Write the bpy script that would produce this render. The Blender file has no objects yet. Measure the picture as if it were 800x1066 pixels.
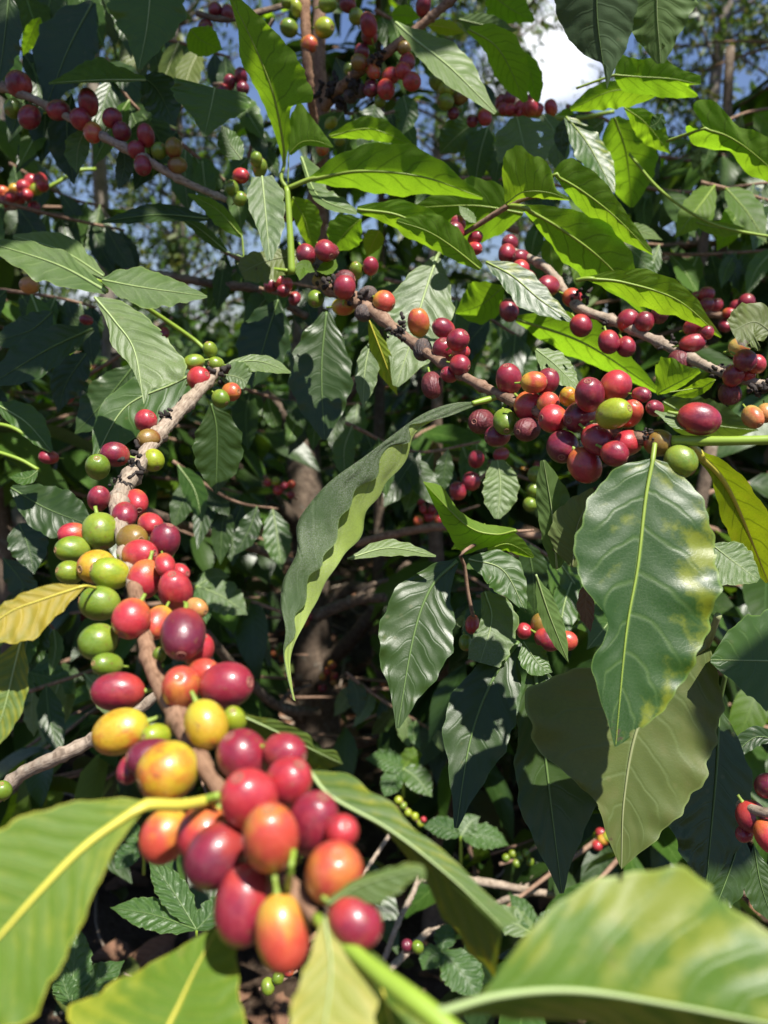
import bpy, math, random
import numpy as np
rad = math.radians
random.seed(7); RNG = np.random.default_rng(7)
scene = bpy.context.scene
COL = scene.collection

# ------------------------------------------------------------------ camera, sky, sun, exposure
FPX, PW, PH = 830.0, 800.0, 1066.0
CAM = np.array([0.0, 0.0, 0.95]); PITCH = rad(10)
R_ = np.array([1.0, 0, 0])
F_ = np.array([0, math.cos(PITCH), -math.sin(PITCH)])
U_ = np.array([0, math.sin(PITCH), math.cos(PITCH)])
cd = bpy.data.cameras.new('camera'); cam = bpy.data.objects.new('camera', cd); COL.objects.link(cam)
cam.location = CAM; cam.rotation_euler = (rad(90) - PITCH, 0, 0)
cd.sensor_fit = 'VERTICAL'; cd.sensor_height = 36; cd.lens = FPX / PH * 36
cd.clip_start = 0.01; cd.clip_end = 2000
cd.dof.use_dof = True; cd.dof.focus_distance = 0.385; cd.dof.aperture_fstop = cd.lens / 2.4
scene.camera = cam

SUN = np.array([0.25, -0.40, 0.88]); SUN = SUN / np.linalg.norm(SUN)
sun_el = math.asin(SUN[2]); sun_az = math.atan2(SUN[0], SUN[1])
w = bpy.data.worlds.new('World'); scene.world = w; w.use_nodes = True
nt = w.node_tree; nt.nodes.clear()
out = nt.nodes.new('ShaderNodeOutputWorld'); bg = nt.nodes.new('ShaderNodeBackground')
sky = nt.nodes.new('ShaderNodeTexSky'); sky.sky_type = 'NISHITA'; sky.sun_disc = False
sky.sun_elevation = sun_el; sky.sun_rotation = sun_az; sky.air_density = 1.5; sky.dust_density = 0.2; sky.ozone_density = 5.0
tc = nt.nodes.new('ShaderNodeTexCoord'); mp = nt.nodes.new('ShaderNodeMapping'); mp.inputs['Scale'].default_value = (1, 1, 2.2)
nz = nt.nodes.new('ShaderNodeTexNoise'); nz.inputs['Scale'].default_value = 2.6; nz.inputs['Detail'].default_value = 6
cr = nt.nodes.new('ShaderNodeValToRGB'); cr.color_ramp.elements[0].position = 0.63; cr.color_ramp.elements[1].position = 0.80
mx = nt.nodes.new('ShaderNodeMix'); mx.data_type = 'RGBA'; mx.inputs[7].default_value = (15, 15.3, 16, 1)
nt.links.new(tc.outputs['Generated'], mp.inputs[0]); nt.links.new(mp.outputs[0], nz.inputs['Vector'])
vd = nt.nodes.new('ShaderNodeVectorMath'); vd.operation = 'DISTANCE'
_cd = np.array([.205 * 1, 1, .0]); _cd = .205 * R_ + .59 * U_ + F_; _cd = _cd / np.linalg.norm(_cd); vd.inputs[1].default_value = tuple(_cd)
nt.links.new(tc.outputs['Generated'], vd.inputs[0])
mr = nt.nodes.new('ShaderNodeMapRange'); mr.interpolation_type = 'SMOOTHSTEP'; mr.inputs[1].default_value = .12; mr.inputs[2].default_value = .0; mr.inputs[3].default_value = 0; mr.inputs[4].default_value = .27
nt.links.new(vd.outputs['Value'], mr.inputs[0])
ad = nt.nodes.new('ShaderNodeMath'); nt.links.new(nz.outputs['Fac'], ad.inputs[0]); nt.links.new(mr.outputs[0], ad.inputs[1])
nt.links.new(ad.outputs[0], cr.inputs[0]); nt.links.new(cr.outputs[0], mx.inputs[0])
tn = nt.nodes.new('ShaderNodeMix'); tn.data_type = 'RGBA'; tn.blend_type = 'MULTIPLY'; tn.inputs[0].default_value = 1; tn.inputs[7].default_value = (.96, .92, 1.13, 1)
nt.links.new(sky.outputs[0], tn.inputs[6]); nt.links.new(tn.outputs[2], mx.inputs[6]); nt.links.new(mx.outputs[2], bg.inputs[0])
bg.inputs[1].default_value = 0.05; nt.links.new(bg.outputs[0], out.inputs[0])
ld = bpy.data.lights.new('sun', 'SUN'); ld.energy = 5.0; ld.angle = rad(0.53); ld.color = (1, 0.95, 0.87)
lo = bpy.data.objects.new('sun', ld); COL.objects.link(lo); lo.location = SUN * 20
from mathutils import Vector, Matrix
lo.rotation_euler = Vector(SUN).to_track_quat('Z', 'Y').to_euler()
vs = scene.view_settings; vs.view_transform = 'Standard'; vs.look = 'None'; vs.gamma = 1; vs.use_curve_mapping = False
vs.exposure = 1.0
scene.cycles.max_bounces = 6; scene.cycles.diffuse_bounces = 2; scene.cycles.glossy_bounces = 2
scene.cycles.transmission_bounces = 4; scene.cycles.transparent_max_bounces = 4
scene.cycles.use_denoising = True

# ------------------------------------------------------------------ materials
class NT:
    def __init__(s, name):
        s.m = bpy.data.materials.new(name); s.m.use_nodes = True; s.t = s.m.node_tree; s.t.nodes.clear()
        s.out = s.n('ShaderNodeOutputMaterial')
    def n(s, t, **k):
        nd = s.t.nodes.new(t)
        for a, b in k.items(): setattr(nd, a, b)
        return nd
    def put(s, v, sock):
        if v is None: return
        if hasattr(v, 'is_output'): s.t.links.new(v, sock)
        else:
            if isinstance(v, tuple) and len(v) == 3 and sock.type == 'RGBA': v = (*v, 1)
            sock.default_value = v
    def math(s, op, a, b=None, c=None, clamp=False):
        nd = s.n('ShaderNodeMath', operation=op); nd.use_clamp = clamp
        s.put(a, nd.inputs[0]); s.put(b, nd.inputs[1])
        if c is not None: s.put(c, nd.inputs[2])
        return nd.outputs[0]
    def ramp(s, v, lo, hi, a=0.0, b=1.0):
        nd = s.n('ShaderNodeMapRange', interpolation_type='SMOOTHSTEP')
        s.put(v, nd.inputs[0])
        for i, x in enumerate((lo, hi, a, b)): nd.inputs[i + 1].default_value = x
        return nd.outputs[0]
    def mix(s, f, a, b, mode='MIX'):
        nd = s.n('ShaderNodeMix', data_type='RGBA', blend_type=mode)
        s.put(f, nd.inputs[0]); s.put(a, nd.inputs[6]); s.put(b, nd.inputs[7]); return nd.outputs[2]
    def noise(s, vec, scale, detail=4, rough=.55, w=None):
        nd = s.n('ShaderNodeTexNoise')
        if w is not None: nd.noise_dimensions = '4D'; s.put(w, nd.inputs['W'])
        if vec is not None: s.t.links.new(vec, nd.inputs['Vector'])
        nd.inputs['Scale'].default_value = scale; nd.inputs['Detail'].default_value = detail; nd.inputs['Roughness'].default_value = rough
        return nd.outputs['Fac']
    def bump(s, h, strength, dist):
        nd = s.n('ShaderNodeBump'); nd.inputs['Strength'].default_value = strength; nd.inputs['Distance'].default_value = dist
        s.put(h, nd.inputs['Height']); return nd.outputs[0]
    def bsdf(s, color, rough, spec=.5, normal=None, **k):
        nd = s.n('ShaderNodeBsdfPrincipled'); s.put(color, nd.inputs['Base Color']); s.put(rough, nd.inputs['Roughness'])
        s.put(spec, nd.inputs['Specular IOR Level']); s.put(normal, nd.inputs['Normal'])
        for a, b in k.items(): s.put(b, nd.inputs[a.replace('_', ' ')])
        return nd.outputs[0]

def leaf_material(name, top, under, trans, vein, tfac=.35, rough=.36, yellow=0.0, yellow_col=(.35, .3, .02), brown=0.0, dust=0.0, nv=8.5, ybias=0.0, yw=.18, latk=.34, ymix=.85, quilt=.5, spots=.2, spec=.36):
    M = NT(name)
    uv = M.n('ShaderNodeUVMap'); sp = M.n('ShaderNodeSeparateXYZ'); M.put(uv.outputs[0], sp.inputs[0])
    u, v = sp.outputs[0], sp.outputs[1]
    sv = M.math('SUBTRACT', M.math('MULTIPLY', v, 2.0), 1.0); s = M.math('ABSOLUTE', sv)
    info = M.n('ShaderNodeObjectInfo'); rnd = info.outputs['Random']
    tcn = M.n('ShaderNodeTexCoord'); oc = tcn.outputs['Object']
    w4 = M.math('MULTIPLY', rnd, 37.0)
    big = M.noise(oc, 22, 3, .5, w4); fine = M.noise(oc, 220, 4, .6, w4)
    # lateral veins: leave the midrib and sweep toward the tip
    wob = M.math('MULTIPLY', M.math('SUBTRACT', M.noise(uv.outputs[0], 3.5, 2, .4, w4), .5), .10)
    ph = M.math('MULTIPLY', M.math('SUBTRACT', M.math('ADD', u, wob), M.math('MULTIPLY', M.math('POWER', s, 1.35), .20)), M.math('MULTIPLY', M.math('ADD', M.math('MULTIPLY', rnd, .4), .8), nv))
    ph = M.math('ADD', ph, M.math('MULTIPLY', M.math('SIGN', sv), .13))
    fr = M.math('FRACT', M.math('ADD', ph, 20.0)); dist = M.math('ABSOLUTE', M.math('SUBTRACT', fr, .5))   # .5 at the vein
    lat = M.ramp(dist, .40, .50); lat = M.math('MULTIPLY', lat, M.ramp(s, .98, .55))
    mid = M.ramp(M.math('ADD', s, M.math('MULTIPLY', u, .025)), .055, .02)
    vm = M.math('MAXIMUM', M.math('MULTIPLY', lat, latk), mid)
    cx = M.n('ShaderNodeCombineXYZ'); M.put(M.math('MULTIPLY', u, 70.0), cx.inputs[0]); M.put(M.math('MULTIPLY', v, 30.0), cx.inputs[1]); M.put(w4, cx.inputs[2])
    vo = M.n('ShaderNodeTexVoronoi', feature='DISTANCE_TO_EDGE'); M.put(cx.outputs[0], vo.inputs['Vector']); vo.inputs['Scale'].default_value = 1
    net = M.ramp(vo.outputs['Distance'], .10, .02)
    rim = M.ramp(s, .955, .99)
    geo = M.n('ShaderNodeNewGeometry'); back = geo.outputs['Backfacing']
    var = M.math('ADD', M.math('MULTIPLY', rnd, .5), M.math('MULTIPLY', big, 1.0))       # .3 .. 1.3
    def shade(c, k): return tuple(x * k for x in c)
    topc = M.mix(M.ramp(var, .35, 1.1), shade(top, .72), (top[0] * 1.5, top[1] * 1.25, top[2] * 1.1))
    topc = M.mix(M.math('MULTIPLY', fine, .5), topc, shade(top, .6))
    undc = M.mix(M.ramp(var, .35, 1.1), shade(under, .85), shade(under, 1.15))
    base = M.mix(back, topc, undc)
    base = M.mix(M.math('MULTIPLY', net, .07), base, vein)
    base = M.mix(M.math('MULTIPLY', vm, .8), base, vein)
    trv = M.mix(M.ramp(var, .3, 1.2), trans, (trans[0] * 1.3, trans[1] * 1.06, trans[2]))
    trv = M.mix(M.math('MULTIPLY', M.ramp(M.noise(oc, 90, 4, .6, w4), .35, .7), .35), trv, shade(trans, .62))
    trc = M.mix(M.math('MULTIPLY', M.math('MAXIMUM', M.math('MULTIPLY', net, .42), M.math('MAXIMUM', lat, mid)), .85), trv, shade(trans, .36))
    if yellow > 0:
        ym = M.ramp(M.math('ADD', M.math('ADD', M.noise(oc, 52, 6, .68, w4), M.math('MULTIPLY', M.math('SUBTRACT', .25, dist), .26)), M.math('ADD', M.math('MULTIPLY', s, .10), M.math('MULTIPLY', M.math('SUBTRACT', v, .5), ybias))), .62 - .22 * yellow, .74 + yw - .2 * yellow)
        base = M.mix(M.math('MULTIPLY', ym, ymix), base, yellow_col)
        trc = M.mix(ym, trc, shade(yellow_col, 1.7))
    if brown > 0:
        bm = M.ramp(M.math('ADD', M.noise(oc, 38, 5, .65, w4), M.math('MULTIPLY', u, .16)), .80 - .25 * brown, .84 - .25 * brown)
        base = M.mix(bm, base, (.07, .04, .025)); trc = M.mix(bm, trc, (.02, .01, .005))
    if spots > 0:      # old leaf spots and nibbles
        v2 = M.n('ShaderNodeTexVoronoi'); M.put(oc, v2.inputs['Vector']); v2.inputs['Scale'].default_value = 130
        sm = M.math('MULTIPLY', M.ramp(v2.outputs['Distance'], .2, .1), M.ramp(big, .5, .62))
        base = M.mix(M.math('MULTIPLY', sm, spots), base, (.20, .17, .08))
    if dust > 0:
        dm = M.math('MULTIPLY', M.ramp(M.noise(oc, 1900, 3, .8), .42, .66), M.ramp(M.noise(oc, 28, 3, .5, w4), .35, .6))
        base = M.mix(M.math('MULTIPLY', dm, dust), base, (.42, .42, .36))
    base = M.mix(M.math('MULTIPLY', rim, .5), base, (vein[0] * 1.2, vein[1] * 1.2, vein[2]))
    q = M.math('MULTIPLY', M.math('COSINE', M.math('MULTIPLY', M.math('SUBTRACT', fr, .5), 6.2832)), -1.0)
    q = M.math('MULTIPLY', q, M.ramp(s, .03, .3))
    h = M.math('ADD', M.math('MULTIPLY', q, .55), M.math('MULTIPLY', net, -.05)); h = M.math('ADD', h, M.math('MULTIPLY', fine, .10))
    h = M.math('SUBTRACT', h, M.math('MULTIPLY', lat, .35)); h = M.math('ADD', h, M.math('MULTIPLY', big, .8))
    nrm = M.bump(h, quilt * .55, .0016)
    rg = M.math('ADD', M.math('ADD', rough - .02, M.math('MULTIPLY', big, .2)), M.math('MULTIPLY', back, .2))
    p = M.bsdf(base, rg, spec, nrm)
    tr = M.n('ShaderNodeBsdfTranslucent'); M.put(trc, tr.inputs[0])
    ms = M.n('ShaderNodeMixShader'); ms.inputs[0].default_value = tfac
    M.put(p, ms.inputs[1]); M.put(tr.outputs[0], ms.inputs[2]); M.put(ms.outputs[0], M.out.inputs[0])
    return M.m

LM = {
 'young': leaf_material('young_leaf', (.090, .19, .014), (.15, .26, .03), (.36, .68, .022), (.17, .29, .035), tfac=.60, rough=.42, quilt=.3),
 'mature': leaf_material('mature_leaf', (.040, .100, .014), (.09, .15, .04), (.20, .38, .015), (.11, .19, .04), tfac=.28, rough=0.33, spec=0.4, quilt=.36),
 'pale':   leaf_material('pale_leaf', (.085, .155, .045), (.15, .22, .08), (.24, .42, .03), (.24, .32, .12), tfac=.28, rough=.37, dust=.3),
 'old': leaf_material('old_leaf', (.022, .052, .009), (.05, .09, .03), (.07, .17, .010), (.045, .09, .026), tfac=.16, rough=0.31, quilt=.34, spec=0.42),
 'hero': leaf_material('glossy_leaf', (.026, .078, .011), (.08, .13, .04), (.14, .30, .015), (.13, .21, .05), tfac=.20, rough=0.31, yellow=.15, brown=.26, ybias=.17, yellow_col=(.17, .20, .012), yw=.06, dust=.06, quilt=.32, spec=.36),
 'dusty': leaf_material('dusty_leaf', (.052, .098, .034), (.26, .35, .07), (.42, .58, .05), (.10, .15, .06), tfac=.28, rough=.6, dust=0.42, quilt=.8, spec=.25),
 'fg': leaf_material('foreground_leaf', (.066, .150, .016), (.14, .22, .04), (.28, .48, .02), (.44, .40, .05), tfac=.32, rough=0.45, yellow=.5, latk=.08, yellow_col=(.26, .29, .03), quilt=.3, spec=0.2),
 'mottled': leaf_material('mottled_leaf', (.066, .15, .014), (.12, .18, .025), (.28, .46, .02), (.22, .30, .06), tfac=.28, rough=.36, yellow=.58, yw=.04, latk=.12, ymix=.7, yellow_col=(.22, .25, .03), brown=.2, quilt=.4, spec=.34),
 'fold': leaf_material('folded_leaf', (.065, .130, .028), (.08, .13, .018), (.22, .34, .015), (.22, .30, .08), tfac=.25, rough=.48, yellow=.42, yellow_col=(.30, .28, .01), brown=.1),
 'cream':  leaf_material('pale_yellow_leaf', (.26, .31, .045), (.28, .32, .06), (.45, .50, .03), (.40, .42, .10), tfac=.35, rough=.45, yellow=0.9, yellow_col=(.42, .37, .08), quilt=.3),
 'yellow': leaf_material('yellow_leaf', (.40, .32, .03), (.40, .32, .03), (.55, .42, .02), (.55, .44, .05), tfac=.35, rough=.45, yellow=0.7, yellow_col=(.20, .20, .03), brown=.30),
 'lime':   leaf_material('yellow_green_leaf', (.21, .29, .012), (.24, .33, .03), (.48, .66, .012), (.34, .36, .04), tfac=.45, rough=.4, yellow=.3, yellow_col=(.34, .35, .012), brown=.05),
 'tan': leaf_material('fading_leaf', (.080, .120, .028), (.105, .145, .042), (.24, .28, .04), (.15, .20, .07), tfac=.25, rough=.40, yellow=0.38, yellow_col=(.115, .125, .036), brown=0.2, quilt=.4, spec=.36),
 'dead':   leaf_material('dead_leaf', (.20, .12, .08), (.24, .16, .11), (.15, .07, .02), (.25, .17, .1), tfac=.12, rough=.8, quilt=1, spec=.15),
 'weed':   leaf_material('weed_leaf', (.04, .10, .025), (.09, .15, .05), (.15, .32, .02), (.15, .22, .08), tfac=.25, rough=.3, quilt=1, nv=7),
}
def rib_material(name, c):
    M = NT(name); tcn = M.n('ShaderNodeTexCoord'); f = M.noise(tcn.outputs['Object'], 120, 3)
    col = M.mix(f, tuple(x * .8 for x in c), tuple(x * 1.2 for x in c))
    M.put(M.bsdf(col, .45, .4, M.bump(f, .2, .0005)), M.out.inputs[0]); return M.m
RIB = {'young': rib_material('young_rib', (.20, .28, .04)), 'pale': rib_material('pale_rib', (.26, .34, .13)),
       'dark': rib_material('dark_rib', (.09, .15, .04)), 'yellow': rib_material('yellow_rib', (.50, .45, .06)),
       'tan': rib_material('tan_rib', (.22, .24, .11))}
RIB_OF = {'young': 'young', 'mature': 'pale', 'pale': 'pale', 'old': 'dark', 'hero': 'young', 'dusty': 'dark', 'fg': 'yellow',
          'mottled': 'pale', 'cream': 'pale', 'fold': 'pale', 'yellow': 'yellow', 'lime': 'yellow', 'tan': 'tan', 'dead': 'tan', 'weed': 'dark'}

def bark_material(name, a, b, scale=90, lichen=.0, bump=.6):
    M = NT(name); tcn = M.n('ShaderNodeTexCoord'); oc = tcn.outputs['Object']
    mp_ = M.n('ShaderNodeMapping'); M.put(tcn.outputs['UV'], mp_.inputs[0]); mp_.inputs['Scale'].default_value = (.16, 1, 1)
    st = M.noise(mp_.outputs[0], scale * 6, 5, .65); n1 = M.noise(oc, scale * 1.5, 6, .7); n2 = M.noise(oc, scale * .3, 3)
    col = M.mix(M.ramp(M.math('ADD', M.math('MULTIPLY', n1, .5), M.math('MULTIPLY', st, .5)), .36, .64), a, b)
    col = M.mix(M.math('MULTIPLY', M.ramp(st, .46, .34), .6), col, tuple(x * .4 for x in a))
    col = M.mix(M.math('MULTIPLY', M.ramp(n2, .5, .7), .35), col, tuple(x * .55 for x in a))
    if lichen: col = M.mix(M.math('MULTIPLY', M.ramp(M.noise(oc, scale * .6, 5, .7), .56, .68), lichen), col, (.30, .31, .26))
    h = M.math('ADD', M.math('MULTIPLY', n1, .5), st)
    M.put(M.bsdf(col, .85, .2, M.bump(h, bump, .14 / scale)), M.out.inputs[0]); return M.m
BARK = {'pale': bark_material('pale_bark', (.20, .15, .11), (.38, .31, .24), 160, .3), 'brown': bark_material('brown_bark', (.15, .085, .055), (.30, .20, .14), 190),
        'russet': bark_material('russet_bark', (.16, .085, .05), (.29, .175, .11), 160), 'dark': bark_material('dark_bark', (.07, .05, .036), (.20, .15, .11), 60, .4, .9),
        'green': rib_material('green_stem', (.21, .31, .035)), 'far': bark_material('far_bark', (.12, .10, .085), (.30, .26, .22), 8, .3),
        'black': bark_material('black_knob', (.015, .012, .011), (.06, .05, .045), 400, 0, 1)}

def cherry_material(name, c1, c2, c3=None, amt=.5, rough=.35, wrinkle=0, coat=.32, speck=.5):
    M = NT(name); tcn = M.n('ShaderNodeTexCoord'); oc = tcn.outputs['Object']; info = M.n('ShaderNodeObjectInfo'); rnd = info.outputs['Random']
    w4 = M.math('MULTIPLY', rnd, 51.0)
    n1 = M.noise(oc, 1.1, 3, .5, w4); n2 = M.noise(oc, 7, 4, .6, w4)
    col = M.mix(M.ramp(M.math('ADD', n1, M.math('MULTIPLY', M.math('SUBTRACT', rnd, .5), .25)), .62 - amt * .3, .85 - amt * .3), c1, c2)
    col = M.mix(M.math('MULTIPLY', M.ramp(n2, .4, .75), .35), col, tuple(x * .5 for x in c1))
    if c3:   # the colour round the stalk end
        sp = M.n('ShaderNodeSeparateXYZ'); M.put(oc, sp.inputs[0])
        col = M.mix(M.ramp(M.math('ADD', sp.outputs[2], M.math('MULTIPLY', M.math('SUBTRACT', n1, .5), 2.2)), .15, -.85), col, c3)
    vo = M.n('ShaderNodeTexVoronoi'); M.put(oc, vo.inputs['Vector']); vo.inputs['Scale'].default_value = 13
    dots = M.math('MULTIPLY', M.ramp(vo.outputs['Distance'], .16, .05), M.ramp(M.noise(oc, 2.5, 3, .5, w4), .38, .58))
    pale = (min(1, c1[0] * 1.35 + .10), c1[1] * 1.3 + .11, c1[2] * 1.2 + .09)
    col = M.mix(M.math('MULTIPLY', dots, speck), col, pale)
    bloom = M.math('MULTIPLY', M.ramp(M.noise(oc, 1.8, 5, .7, w4), .45, .72), M.ramp(M.noise(oc, 30, 3, .7), .35, .65))
    col = M.mix(M.math('MULTIPLY', bloom, .46), col, pale)
    blem = M.ramp(M.noise(oc, 3.2, 2, .4, M.math('ADD', w4, 7.0)), .635, .70)
    col = M.mix(M.math('MULTIPLY', blem, .45), col, (.16, .075, .03))
    h = M.math('ADD', M.math('MULTIPLY', n2, .5), M.math('MULTIPLY', dots, .15)); h = M.math('ADD', h, M.math('MULTIPLY', n1, 1.3)); st = .22
    if wrinkle:
        wv = M.n('ShaderNodeTexWave'); M.put(oc, wv.inputs[0]); wv.inputs['Scale'].default_value = 1.1; wv.inputs['Distortion'].default_value = 11; wv.inputs['Detail'].default_value = 4
        h = M.math('ADD', h, M.math('MULTIPLY', wv.outputs['Fac'], wrinkle * .6)); st = .45
    rg = M.math('ADD', rough - .05, M.math('MULTIPLY', n2, .16))
    M.put(M.bsdf(col, rg, .5, M.bump(h, st, .0012), Coat_Weight=coat, Coat_Roughness=.16, Subsurface_Weight=.12, Subsurface_Radius=(.6, .15, .08), Subsurface_Scale=.006), M.out.inputs[0])
    return M.m
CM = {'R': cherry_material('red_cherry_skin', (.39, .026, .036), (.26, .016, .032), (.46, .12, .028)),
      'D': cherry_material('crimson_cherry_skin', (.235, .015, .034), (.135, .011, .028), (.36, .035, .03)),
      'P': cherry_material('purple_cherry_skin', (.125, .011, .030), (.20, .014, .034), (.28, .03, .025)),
      'O': cherry_material('orange_cherry_skin', (.44, .055, .035), (.46, .15, .03), (.48, .28, .03), amt=.5),
      'Y': cherry_material('yellow_cherry_skin', (.44, .27, .016), (.42, .08, .02), (.40, .34, .025), amt=.62),
      'A': cherry_material('peach_cherry_skin', (.45, .20, .06), (.45, .11, .04), (.42, .32, .08), amt=.5),
      'L': cherry_material('lime_cherry_skin', (.25, .30, .014), (.20, .27, .014), (.34, .33, .025)),
      'G': cherry_material('green_cherry_skin', (.115, .185, .012), (.18, .235, .014), (.20, .26, .03)),
      'B': cherry_material('bruised_cherry_skin', (.20, .12, .02), (.18, .17, .016), (.18, .05, .02), speck=.1),
      'W': cherry_material('wrinkled_cherry_skin', (.13, .020, .026), (.075, .014, .018), None, rough=.48, wrinkle=.5, coat=0),
      'K': cherry_material('dried_cherry_skin', (.085, .062, .055), (.045, .034, .032), None, rough=.75, wrinkle=1.6, coat=0, speck=.1)}
NAVEL = bark_material('navel_scar', (.20, .11, .05), (.36, .22, .11), 900)
NAVEL_D = bark_material('navel_scar_dark', (.16, .05, .045), (.34, .17, .12), 900)

# ------------------------------------------------------------------ helpers
def pt(x, y, d):                       # photo pixel and depth to a point in the place
    return CAM + ((x - 400) / FPX * d) * R_ - ((y - 533) / FPX * d) * U_ + d * F_
def c2w(v): return v[..., 0:1] * R_ + v[..., 1:2] * U_ - v[..., 2:3] * F_     # camera axes to world axes
def unit(v): v = np.asarray(v, float); return v / (np.linalg.norm(v, axis=-1, keepdims=True) + 1e-12)
def spline(P, n):                      # Catmull-Rom through P, n samples even in arc length
    P = np.asarray(P, float)
    if len(P) == 1: return np.repeat(P, n, 0)
    Q = np.vstack([2 * P[0] - P[1], P, 2 * P[-1] - P[-2]]); o = []
    for i in range(1, len(Q) - 2):
        t = np.linspace(0, 1, 14, endpoint=False)[:, None]
        a, b, c, d = Q[i - 1], Q[i], Q[i + 1], Q[i + 2]
        o.append(.5 * (2 * b + (c - a) * t + (2 * a - 5 * b + 4 * c - d) * t ** 2 + (3 * b - a - 3 * c + d) * t ** 3))
    o = np.vstack(o + [P[-1:]]); s = np.r_[0, np.cumsum(np.linalg.norm(np.diff(o, axis=0), axis=1))]
    q = np.linspace(0, s[-1], n)
    return np.stack([np.interp(q, s, o[:, k]) for k in range(P.shape[1])], 1)
def link(o, parent=None):
    COL.objects.link(o)
    if parent is not None: o.parent = parent
    return o
def thing(name, label, cat, loc, group=None):
    o = bpy.data.objects.new(name, None); o.empty_display_size = .02; link(o); o.location = loc
    o['label'] = label; o['category'] = cat
    if group: o['group'] = group
    return o
def wloc(o):
    p = np.zeros(3)
    while o is not None: p = p + np.array(o.location); o = o.parent
    return p
def mesh_obj(name, V, Fc, mats, parent=None, origin=None, uv=None, midx=None, smooth=True):
    V = np.asarray(V, float); base = V[0] if origin is None else np.asarray(origin, float)
    me = bpy.data.meshes.new(name); me.from_pydata((V - base).tolist(), [], [list(map(int, f)) for f in Fc])
    for m in (mats if isinstance(mats, (list, tuple)) else [mats]): me.materials.append(m)
    if uv is not None:
        lay = me.uv_layers.new(name='UVMap'); li = np.empty(len(me.loops), int); me.loops.foreach_get('vertex_index', li)
        lay.data.foreach_set('uv', np.asarray(uv, np.float32)[li].ravel())
    if smooth: me.polygons.foreach_set('use_smooth', np.ones(len(me.polygons), bool))
    if midx is not None: me.polygons.foreach_set('material_index', np.asarray(midx, np.int32))
    me.update(); o = bpy.data.objects.new(name, me); link(o, parent)
    o.location = base - (wloc(parent) if parent is not None else 0); return o
def grid_faces(a, b, flip=False, off=0):
    i, j = np.meshgrid(np.arange(a - 1), np.arange(b - 1), indexing='ij'); q = (i * b + j).ravel() + off
    f = np.stack([q, q + b, q + b + 1, q + 1], 1); return f[:, ::-1] if flip else f
def tube_data(P, rr, seg=10, rough=0.0, knots=0.0, off=0, rng=RNG):
    P = np.asarray(P, float); n = len(P); T = unit(np.gradient(P, axis=0)); ref = np.array([.31, .2, .93]); N = unit(np.cross(T, ref)); B = np.cross(T, N)
    a = np.linspace(0, 2 * np.pi, seg, endpoint=False); rr = np.asarray(rr, float)
    rad_ = rr[:, None] * (1 + rough * rng.normal(0, 1, (n, seg)) * .5 + knots * (rng.random((n, 1)) > .88))
    V = P[:, None] + rad_[..., None] * (np.cos(a)[None, :, None] * N[:, None] + np.sin(a)[None, :, None] * B[:, None])
    V = V.reshape(-1, 3); i, j = np.meshgrid(np.arange(n - 1), np.arange(seg), indexing='ij'); j2 = (j + 1) % seg
    F = np.stack([i * seg + j, i * seg + j2, (i + 1) * seg + j2, (i + 1) * seg + j], -1).reshape(-1, 4) + off
    F = [list(f) for f in F] + [list(range(off + seg - 1, off - 1, -1)), list(range(off + (n - 1) * seg, off + n * seg))]
    return V, F
def tube(name, P, r, mat, parent, n=None, seg=10, rough=0.0, knots=0.0, nodes=0):
    n = n or max(8, 6 * len(P)); S = spline(P, n); r = np.atleast_1d(np.asarray(r, float))
    rr = np.interp(np.linspace(0, 1, n), np.linspace(0, 1, len(r)), r)
    for k in range(nodes):      # swollen joints where the leaf pairs and fruit sit
        rr = rr * (1 + .34 * np.exp(-((np.linspace(0, 1, n) - (k + .5 + .25 * math.sin(5.0 * k)) / nodes) / .012) ** 2))
    V, F = tube_data(S, rr, seg, rough, knots)
    al = np.r_[0, np.cumsum(np.linalg.norm(np.diff(S, axis=0), axis=1))]; an = np.abs(np.linspace(-1, 1, seg)) * np.pi * r.max()
    uv = np.stack(np.broadcast_arrays(al[:, None], an[None]), -1).reshape(-1, 2)
    return mesh_obj(name, V, F, mat, parent, origin=S[0], uv=uv)
def ptube(name, pix, rpx, mat, parent, **k):     # tube through (x, y, depth) with half-width in photo pixels
    P = [pt(*p) for p in pix]; ds = np.array([p[2] for p in pix]); r = np.interp(np.linspace(0, 1, len(ds)), np.linspace(0, 1, len(np.atleast_1d(rpx))), np.atleast_1d(rpx)) * ds / FPX
    return tube(name, P, r, mat, parent, **k)

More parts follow.
